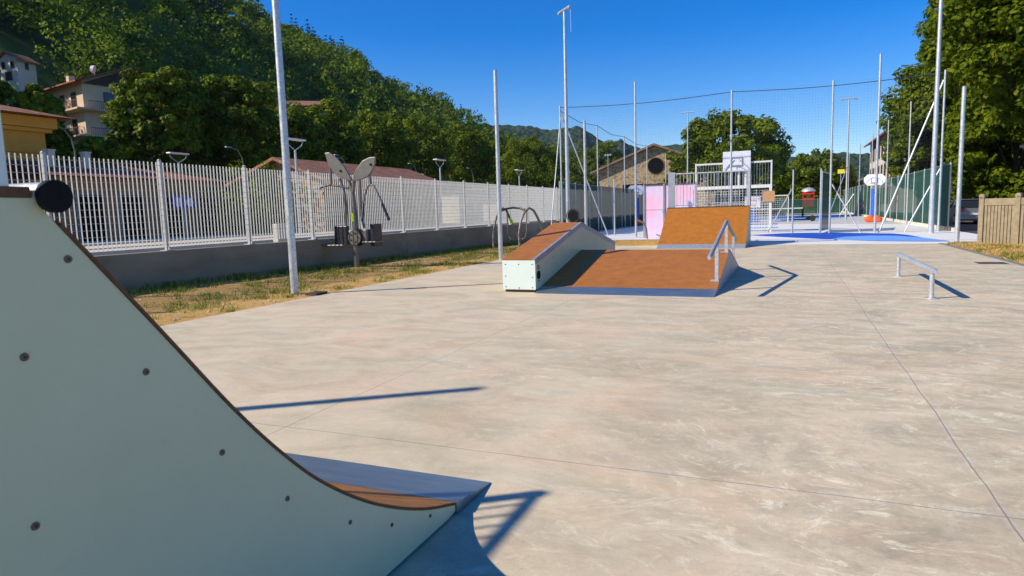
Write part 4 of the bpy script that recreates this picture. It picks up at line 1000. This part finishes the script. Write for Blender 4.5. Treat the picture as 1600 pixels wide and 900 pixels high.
# training hoop with blue stand
th = empty('basketball_hoop', (-2.7, 60, 0), 'small square white board hoop with blue stand behind the goal', 'basketball hoop')
MB().tube([(-2.7, 60.3, .1), (-2.7, 60.3, 1.3)], [.26, .16], 12).build('padded_post', MT['bluepad'], th, smooth=True); MB().b2((-3.0, 60, .02), (-2.2, 60.6, .35)).build('base', MT['bluepad'], th, bevel=.05)
bd = MB().b2((-3.4, 60, 1.22), (-2.2, 60.05, 2.12)).build('backboard', MT['board'], th)
MB().b2((-3.0, 59.985, 1.5), (-2.95, 59.998, 1.85)).b2((-2.55, 59.985, 1.5), (-2.5, 59.998, 1.85)).b2((-3.0, 59.985, 1.8), (-2.5, 59.998, 1.85)).b2((-3.0, 59.985, 1.5), (-2.5, 59.998, 1.55)).build('backboard_marks', MT['red'], bd)
MB().tube([(-2.75+.2*cos(a), 59.75+.2*sin(a), 1.4) for a in np.linspace(0, 2*pi, 13)], .02, 5).build('rim', MT['red'], th)
tg = empty('training_frame', (-.9, 60, 0), 'long low white bar frame with black wheeled foot on the court', 'goal')
MB().tube([(-3.0, 60, .05), (-3.0, 60, 1.08), (1.1, 60, 1.08), (1.1, 60, .9)], .045, 8).build('frame', MT['white'], tg)
MB().b2((1.02, 59.95, .3), (1.18, 60.05, 1.05)).build('leg', MT['black'], tg)
MB().prism([(-.6, 59.8, .08), (2.0, 59.8, .08), (2.05, 59.8, .3), (1.9, 59.8, .45), (1.6, 59.8, .42), (1.3, 59.8, .2), (-.6, 59.8, .16)], (0, .5, 0)).build('foot', MT['black'], tg)
MB().cyl((1.85, 59.75, .24), (1.85, 60.35, .24), .24, n=16).build('wheel', MT['tyre'], tg)
# second white goal edge right of the cardboard
sg2 = empty('sports_goal', (.2, 60, 0), 'slim white goal frame standing deep in the court behind the first', 'goal')
MB().tube([(-3.3, 58, 0), (-3.3, 58, 2.15), (.0, 58, 2.15), (.0, 58, 0)], .05, 8).build('frame', MT['white'], sg2)
nt2 = MB()
for k in range(1, 20): nt2.b2((-3.3+k*.165-.01, 59, .05), (-3.3+k*.165+.01, 59.02, 2.1))
for k in range(1, 13): nt2.b2((-3.3, 59, .16*k), (0, 59.02, .16*k+.02))
nt2.build('goal_net', MT['galv'], sg2)
# pink panels
pk = empty('pink_panel_screen', (-5.6, 32.5, 0), 'two pale pink perforated panels standing left of the brown ramp', 'screen')
for x0, x1 in ((-6.48, -5.60), (-5.50, -4.1)):
    MB().b2((x0, 32.5, .02), (x1, 32.53, 1.36)).b2((x0, 32.5, 1.38), (x1, 32.53, 2.56)).build('panel', MT['pinkw'], pk)
MB().b2((-6.50, 32.46, 2.56), (-4.05, 32.56, 2.63)).build('top_rail', MT['eave'], pk)
for x in (-6.52, -5.55, -4.05): MB().b2((x-.035, 32.45, 0), (x+.035, 32.49, 2.62)).build('post', MT['galvd'], pk)
MB().b2((-5.62, 32.44, 1.2), (-5.55, 32.48, 1.4)).build('lock', MT['galvd'], pk)
tag(MB().tube([(-6.25, 31.9, 0), (-6.3, 31.9, .5), (-6.45, 31.9, .8), (-6.75, 31.9, .92)], .04, 8).build('bent_tube', MT['gym'], smooth=True), 'bent brown grey tube standing before the pink panels', 'tube')
# playground tower
pt_ = empty('play_tower', (2.65, 104.8, 0), 'red play tower with pale domed roof beyond the court', 'play tower')
tw = MB()
for sx in (-.72, .72):
    for sy in (-.7, .7): tw.b2((2.65+sx-.06, 105+sy-.06, 0), (2.65+sx+.06, 105+sy+.06, 3.1))
tw.build('frame', MT['red'], pt_)
MB().b2((1.95, 104.2, .9), (3.35, 104.26, 2.2)).b2((1.95, 104.2, 2.7), (3.35, 104.26, 3.1)).build('panel', MT['red'], pt_)
MB().tube([(2.65, 105, 3.12), (2.65, 105, 3.35), (2.65, 105, 3.6), (2.65, 105, 3.72)], [1.0, .9, .55, .05], 18).build('roof', MT['galv'], pt_, smooth=True)
MB().b2((1.9, 103.6, .05), (3.5, 104, .45)).build('step', MT['yellow'], pt_)
ys_ = atY(1314, 268, 70)
s_ = empty('yellow_sign', (ys_.x, 70, 0), 'small yellow rectangular sign on a pole above the court', 'sign')
MB().cyl((ys_.x, 70, 0), (ys_.x, 70, ys_.z), .04).build('post', MT['galvd'], s_); MB().b2((ys_.x-.28, 69.94, ys_.z-.18), (ys_.x+.3, 69.97, ys_.z+.2)).build('plate', MT['yellow'], s_)
# ================================================================== GYM DEVICES ON THE VERGE
ge = empty('arm_exerciser', (-11.3, 15.6, .06), 'grey outdoor gym machine shaped like two leaves on a forked post', 'exercise machine')
G = lambda px, py, dy=0: Vector(atY(px, py, 15.6+dy))
MB().tube([G(558, 422), G(556, 380), G(555, 340), G(552, 305)], [.075, .075, .072, .062], 14).build('post', MT['gym'], ge, smooth=True)
MB().tube([G(552, 306), G(546, 285), G(536, 268), G(520, 250), G(510, 240)], [.06, .05, .045, .045, .045], 12).build('branch', MT['gym'], ge, smooth=True)
MB().tube([G(552, 300), G(553, 282), G(558, 266), G(568, 252), G(583, 247)], [.055, .045, .045, .04, .04], 12).build('branch', MT['gym'], ge, smooth=True)
def leafplate(pts, dy):
    A = [G(*p, dy) for p in pts]; return MB().prism([tuple(a) for a in A], (.0, .07, 0))
leafplate([(507, 239), (514, 238), (526, 247), (537, 260), (545, 273), (549, 283), (543, 281), (532, 279), (521, 270), (513, 258)], -.05).build('leaf_plate', MT['gym'], ge, bevel=.012)
leafplate([(553, 283), (555, 272), (560, 260), (567, 251), (576, 246), (586, 245), (585, 256), (581, 267), (574, 276), (565, 280)], -.05).build('leaf_plate', MT['gym'], ge, bevel=.012)
for p in ((532, 267), (579, 257)): MB().cyl(G(*p, -.06), G(*p, -.075), .035, n=10).build('bolt', MT['gymd'], ge)
MB().tube([G(514, 248), G(517, 270), G(518, 289)], .035, 10).build('hanging_arm', MT['gym'], ge, smooth=True)
MB().tube([G(492, 295), G(505, 292), G(516, 289), G(530, 291), G(544, 294)], .026, 10).build('handlebar', MT['gymd'], ge, smooth=True)
MB().tube([G(577, 272), G(579, 289)], .035, 10).build('hanging_arm', MT['gym'], ge, smooth=True)
MB().tube([G(566, 330), G(570, 305), G(574, 292), G(578, 288), G(584, 290), G(595, 312), G(602, 332)], .028, 10).build('handlebar', MT['gym'], ge, smooth=True)
MB().cyl(G(597, 318), G(608, 344), .04, n=10).build('grip', MT['gymd'], ge, smooth=True); MB().cyl(G(568, 318), G(566, 345, -.15), .04, n=10).build('grip', MT['gymd'], ge, smooth=True)
MB().tube([G(531, 279), G(538, 300), G(541, 325), G(541, 355)], .038, 10).build('seat_arm', MT['gym'], ge, smooth=True)
MB().tube([G(562, 280), G(563, 310), G(564, 335), G(569, 356)], .036, 10).build('seat_arm', MT['gym'], ge, smooth=True)
c = G(555, 371, -.08); MB().cyl(c, c+Vector((0, -.05, 0)), .21, n=24).build('hub_disc', MT['gym'], ge, smooth=True)
c2 = c+Vector((.04, .06, 0)); MB().cyl(c2, c2+Vector((0, .05, 0)), .25, n=24).build('hub_back', MT['gymd'], ge)
for k in range(5):
    a = 2*pi*k/5; q = c+Vector((.13*cos(a), -.05, .13*sin(a))); MB().cyl(q, q+Vector((0, -.015, 0)), .022, n=8).build('bolt', MT['gymd'], ge)
MB().b2(tuple(G(523, 382, -.1)), tuple(G(543, 353, -.1)+Vector((0, .06, 0)))).build('backrest', MT['gymd'], ge, bevel=.02)
s1 = G(512, 384); s2 = G(545, 380); MB().b2((s1.x, 15.3, s1.z), (s2.x, 15.7, s1.z+.04)).build('seat', MT['gym'], ge, bevel=.015)
MB().b2(tuple(G(579, 385, .0)), tuple(G(584, 350, .0)+Vector((0, .4, 0)))).build('backrest', MT['gymd'], ge, bevel=.02)
MB().b2(tuple(G(566, 378, -.05)), tuple(G(580, 358, .15))).build('bracket', MT['gym'], ge, bevel=.02)
s1 = G(575, 377, .2); MB().b2((s1.x, 15.5, s1.z-.03), (s1.x+.45, 16.0, s1.z+.01)).build('seat', MT['gym'], ge, bevel=.015)
MB().cyl(G(552.5, 333), G(553.3, 346), .077, n=14).build('sticker', MT['lime'], ge, smooth=True)
aw = empty('air_walker', (-10.8, 26, 0), 'grey tubular air walker with two arches behind the second steel pole', 'exercise machine')
W = lambda px, py, y: Vector(atY(px, py, y))
def arch(pts, y0, y1, r=.05):
    n = len(pts); return MB().tube([W(px, py, y0+(y1-y0)*i/(n-1)) for i, (px, py) in enumerate(pts)], r, 12).build('arch', MT['gym'], aw, smooth=True)
arch([(771, 387), (771, 365), (774, 345), (779, 333), (786, 325), (791, 328), (797, 342), (805, 356), (811, 372)], 25.2, 26.2)
arch([(812, 386), (811, 364), (814, 345), (820, 331), (827, 325), (834, 329), (840, 340), (846, 354), (851, 368)], 25.0, 26.4)
MB().tube([W(784, 329, 25.6), W(792, 326, 25.7), W(802, 324.5, 25.8), (W(812, 325.5, 25.8)), W(820, 328, 25.7)], .045, 10).build('crossbar', MT['gymd'], aw, smooth=True)
for pts in ([(792, 328), (793, 350), (793, 366), (798, 374), (804, 375)], [(823, 330), (823, 350), (823, 364), (820, 372), (815, 374)]):
    MB().tube([W(px, py, 25.7) for px, py in pts], .03, 8).build('swing_arm', MT['gym'], aw, smooth=True)
for px in (802, 817): a_ = W(px, 374.5, 25.7); MB().box(tuple(a_), (.16, .34, .06)).build('footplate', MT['gymd'], aw, bevel=.01)
MB().tube([W(797, 341, 25.75), W(801, 349, 25.95)], .054, 12).build('sticker', MT['lime'], aw, smooth=True)
dk = empty('gym_wheel_stand', (-8.9, 28.4, 0), 'black round exercise disc on a thin frame in front of the floodlight mast', 'exercise machine')
c = W(895, 337, 28.4)
MB().cyl(c, c+Vector((0, .05, 0)), .255, n=28).build('disc', MT['black'], dk)
MB().tube([c+Vector((.3*cos(a), .02, .3*sin(a))) for a in np.linspace(0, 2*pi, 29)], .018, 6).build('rim', MT['gymd'], dk)
MB().tube([(c.x-.05, 28.5, 0), (c.x, 28.5, c.z)], .04, 8).build('post', MT['gym'], dk)
MB().tube([(c.x+.12, 28.55, c.z-.2), (c.x+.3, 28.6, .6), (c.x+.35, 28.6, 0)], .025, 8).build('handle', MT['gymd'], dk)

# ================================================================== STONE HALL, HOUSES BEYOND
hl = empty('stone_hall', (-15.7, 85, 0), 'rubble stone hall with round window and tiled gable roof beyond the court', 'building')
HY = 85; Lx, Rx, Ax, Az, Ez = -22.9, -8.4, -15.65, 9.15, 6.35
pw = [(Lx, HY, 0), (Rx, HY, 0), (Rx, HY, Ez), (Ax, HY, Az), (Lx, HY, Ez)]
MB().prism(pw, (0, 22, 0)).build('wall', MT['stone'], hl)
rb = MB(); s = (Az-Ez)/(Ax-Lx)
for sg_ in (-1, 1):
    rb.prism([(Ax, HY-.75, Az+.05), (Ax+sg_*(Ax-Lx+1.0), HY-.75, Ez-s*1.0+.05), (Ax+sg_*(Ax-Lx+1.0), HY-.75, Ez-s*1.0+.3), (Ax, HY-.75, Az+.32)], (0, 23.5, 0))
rb.build('roof', MT['tilesh'], hl)
wf = MB().cyl((Ax+.1, HY-.06, 6.7), (Ax+.1, HY-.01, 6.7), 1.12, n=36).build('window', MT['tan'], hl); MB().cyl((Ax+.1, HY-.1, 6.7), (Ax+.1, HY-.065, 6.7), 1.0, n=36).build('pane', MT['dark'], wf)
for x0, x1 in ((-19.8, -16.2), (-15.4, -11.6)):
    f = MB().b2((x0, HY-.05, .1), (x1, HY-.01, 4.5)).build('door', MT['dark'], hl); MB().b2((x0, HY-.09, .1), (x1, HY-.055, 3.3)).build('door_leaf', MT['netgreen'], f)
lp = atY(950, 244, 80); r = empty('street_lamp', (lp.x, 80, 0), 'old lamp post with clustered heads before the stone hall', 'street lamp')
MB().cyl((lp.x, 80, 0), (lp.x, 80, lp.z), .06, .04).build('pole', MT['galvd'], r)
for k in (-.3, 0, .3): MB().b2((lp.x+k-.1, 79.9, lp.z+.1*abs(k)), (lp.x+k+.1, 80.1, lp.z+.25)).build('lamp_head', MT['galvd'], r)
# pale house at right
hR = empty('house', (14, 108, 0), 'tall pale three storey house beyond the right green fence', 'house')
MB().prism([(12, 95, 0), (22, 95, 0), (22, 95, 10.5), (17, 95, 13), (12, 95, 10.5)], (0, 27, 0)).build('wall', MT['whitewall'], hR)
rb = MB()
for sg_ in (-1, 1): rb.prism([(17, 94.3, 13.03), (17+sg_*5.9, 94.3, 10.08), (17+sg_*5.9, 94.3, 10.3), (17, 94.3, 13.28)], (0, 28.4, 0))
rb.build('roof', MT['tilesr'], hR)
for fl_ in (1.2, 4.4, 7.6):
    for yy in np.arange(96.6, 121, 3.3):
        f = MB().b2((11.93, yy-.75, fl_-.1), (11.99, yy+.75, fl_+2.1)).build('window', MT['shutter'], hR); MB().b2((11.9, yy-.5, fl_), (11.925, yy+.5, fl_+2.0)).build('pane', MT['glass'], f)
    for xx in (14, 17, 20): f = MB().b2((xx-.75, 94.93, fl_-.1), (xx+.75, 94.99, fl_+2.1)).build('window', MT['shutter'], hR); MB().b2((xx-.5, 94.9, fl_), (xx+.5, 94.925, fl_+2.0)).build('pane', MT['glass'], f)
MB().b2((11.9, 94.95, 3.75), (11.97, 122, 4.0)).build('string_course', MT['creamrail'], hR)
an_ = empty('outbuilding', (13, 90, 0), 'low white outbuilding with grey roof before the pale house', 'building')
MB().prism([(12.6, 89, 0), (14.2, 89, 0), (14.2, 89, 5.0), (13.4, 89, 5.9), (12.6, 89, 5.0)], (0, 5, 0)).build('wall', MT['whitewall'], an_)
rb = MB()
for sg_ in (-1, 1): rb.prism([(13.4, 88.6, 5.93), (13.4+sg_*1.2, 88.6, 4.58), (13.4+sg_*1.2, 88.6, 4.78), (13.4, 88.6, 6.1)], (0, 5.8, 0))
rb.build('roof', MT['slate'], an_)
ob = empty('outbuilding', (10, 150, 0), 'long brown low building left of the pale house', 'building')
MB().b2((12.6, 128, 0), (20, 175, 5.2)).build('wall', MT['tan'], ob); MB().b2((12.0, 127.4, 5.21), (20.6, 176, 5.6)).build('roof', MT['slate'], ob)
for yy in np.arange(131, 173, 4): MB().b2((12.55, yy, 1.5), (12.59, yy+1.6, 3.8)).build('window', MT['glass'], ob)
# ================================================================== RIGHT EDGE: slatted fence, car
wf_ = empty('slatted_fence', (5.65, 25.15, 0), 'brown concrete slatted fence with round topped posts by the right edge', 'fence')
A = Vector((5.68, 25.2, 0)); D = Vector((1, -.72, 0)).normalized(); ang = atan2(D.y, D.x)
for k in range(12):
    p = A+D*(k*.98)
    MB().box((p.x, p.y, .76), (.14, .16, 1.56), ang).cyl(tuple(p+Vector((0, 0, 1.54))-Vector((-D.y, D.x, 0))*.08), tuple(p+Vector((0, 0, 1.54))+Vector((-D.y, D.x, 0))*.08), .08, n=16).build('post', MT['post'], wf_, bevel=.01)
    if k == 11: break
    m = A+D*(k*.98+.49)
    MB().box((m.x, m.y, 1.36), (.83, .10, .22), ang).build('cap_rail', MT['post'], wf_, bevel=.01)
    sl_ = MB()
    for j in range(9): q = A+D*(k*.98+.115+j*.0935); sl_.box((q.x, q.y, .64), (.078, .06, 1.22), ang)
    MB(); sl_.build('slats', MT['post'], wf_, bevel=.006)
def car(loc, rz):
    r = empty('parked_car', loc, 'grey hatchback parked on the road beyond the slatted fence', 'car', rz=rz)
    # local: +y forward
    def loft(sections, mat, name, par=r, bevel=0, smooth=True):
        b = MB(); n = len(sections[0])
        for s_ in sections: b.v += s_
        for i in range(len(sections)-1):
            for k in range(n): a = i*n+k; c_ = i*n+(k+1) % n; b.f.append((a, c_, c_+n, a+n))
        b.f.append(tuple(range(n))); b.f.append(tuple((len(sections)-1)*n+k for k in range(n)))
        return b.build(name, mat, par, smooth=smooth, local=True, bevel=bevel)
    def sec(y, w, zb_, zt_, tw): return [(-w, y, zb_+.12), (-w*.92, y, zb_), (w*.92, y, zb_), (w, y, zb_+.12), (w*1.0, y, (zb_+zt_)/2), (tw, y, zt_), (-tw, y, zt_), (-w, y, (zb_+zt_)/2)]
    loft([sec(-2.05, .78, .35, .88, .70), sec(-1.95, .85, .22, .96, .78), sec(-1.2, .88, .2, .98, .80), sec(0, .88, .2, .95, .80), sec(1.0, .87, .2, .92, .78), sec(1.8, .82, .22, .80, .70), sec(2.08, .70, .3, .65, .6)], MT['carpaint'], 'body')
    def sec2(y, w, z0, tw, z1): return [(-w, y, z0), (w, y, z0), (tw, y, z1), (-tw, y, z1)]
    loft([sec2(-1.9, .76, .94, .74, .97), sec2(-1.55, .77, .94, .62, 1.40), sec2(-.9, .78, .94, .62, 1.47), sec2(.1, .78, .94, .61, 1.45), sec2(1.1, .76, .90, .74, .93)], MT['glass'], 'cabin_glass', smooth=False)
    MB().box((0, -.62, 1.475), (1.16, 1.75, .05)).build('roof_panel', MT['carpaint'], r, local=True, bevel=.02)
    for s_ in (-1, 1):
        MB().tube([(s_*.79, -1.95, .95), (s_*.64, -1.52, 1.45)], .055, 6).tube([(s_*.78, 1.08, .95), (s_*.63, .15, 1.46)], .04, 6).tube([(s_*.80, -.35, .95), (s_*.64, -.35, 1.46)], .035, 6).build('pillar', MT['carpaint'], r, local=True)
        MB().box((s_*.68, -2.03, .86), (.26, .12, .2)).build('tail_lamp', MT['tail'], r, local=True, bevel=.03)
        MB().box((s_*.62, 2.0, .66), (.28, .14, .14)).build('headlight', MT['lens'], r, local=True, bevel=.03)
        MB().box((s_*.98, .75, 1.0), (.16, .1, .12)).build('mirror', MT['carpaint'], r, local=True, bevel=.03)
        for y in (-1.3, 1.3):
            wl = MB().cyl((s_*.70, y, .31), (s_*.89, y, .31), .31, n=24).build('wheel', MT['tyre'], r, local=True)
            MB().cyl((s_*.885, y, .31), (s_*.90, y, .31), .19, n=16).build('rim', MT['galv'], wl, local=True)
    MB().box((0, -2.07, .62), (.5, .03, .12)).build('number_plate', MT['plate'], r, local=True)
    MB().box((0, -2.03, .4), (1.45, .14, .2)).build('bumper', MT['carpaint'], r, local=True, bevel=.03)
    return r
car((10.15, 48.6, -.05), radians(0))

# ---------------------------------------------------------------- air
def haze():
    m = bpy.data.materials.new('air'); m.use_nodes = True; t = m.node_tree; t.nodes.clear()
    o = t.nodes.new('ShaderNodeOutputMaterial'); v = t.nodes.new('ShaderNodeVolumePrincipled')
    v.inputs['Color'].default_value = (.55, .72, .95, 1); v.inputs['Density'].default_value = .00006; v.inputs['Anisotropy'].default_value = .2
    t.links.new(v.outputs[0], o.inputs['Volume'])
    ob = MB().b2((-2400, -1100, -2.5), (2400, 3900, 420)).build('haze', m); tag(ob, 'thin blue summer haze over the valley', 'haze', kind='stuff')
haze()
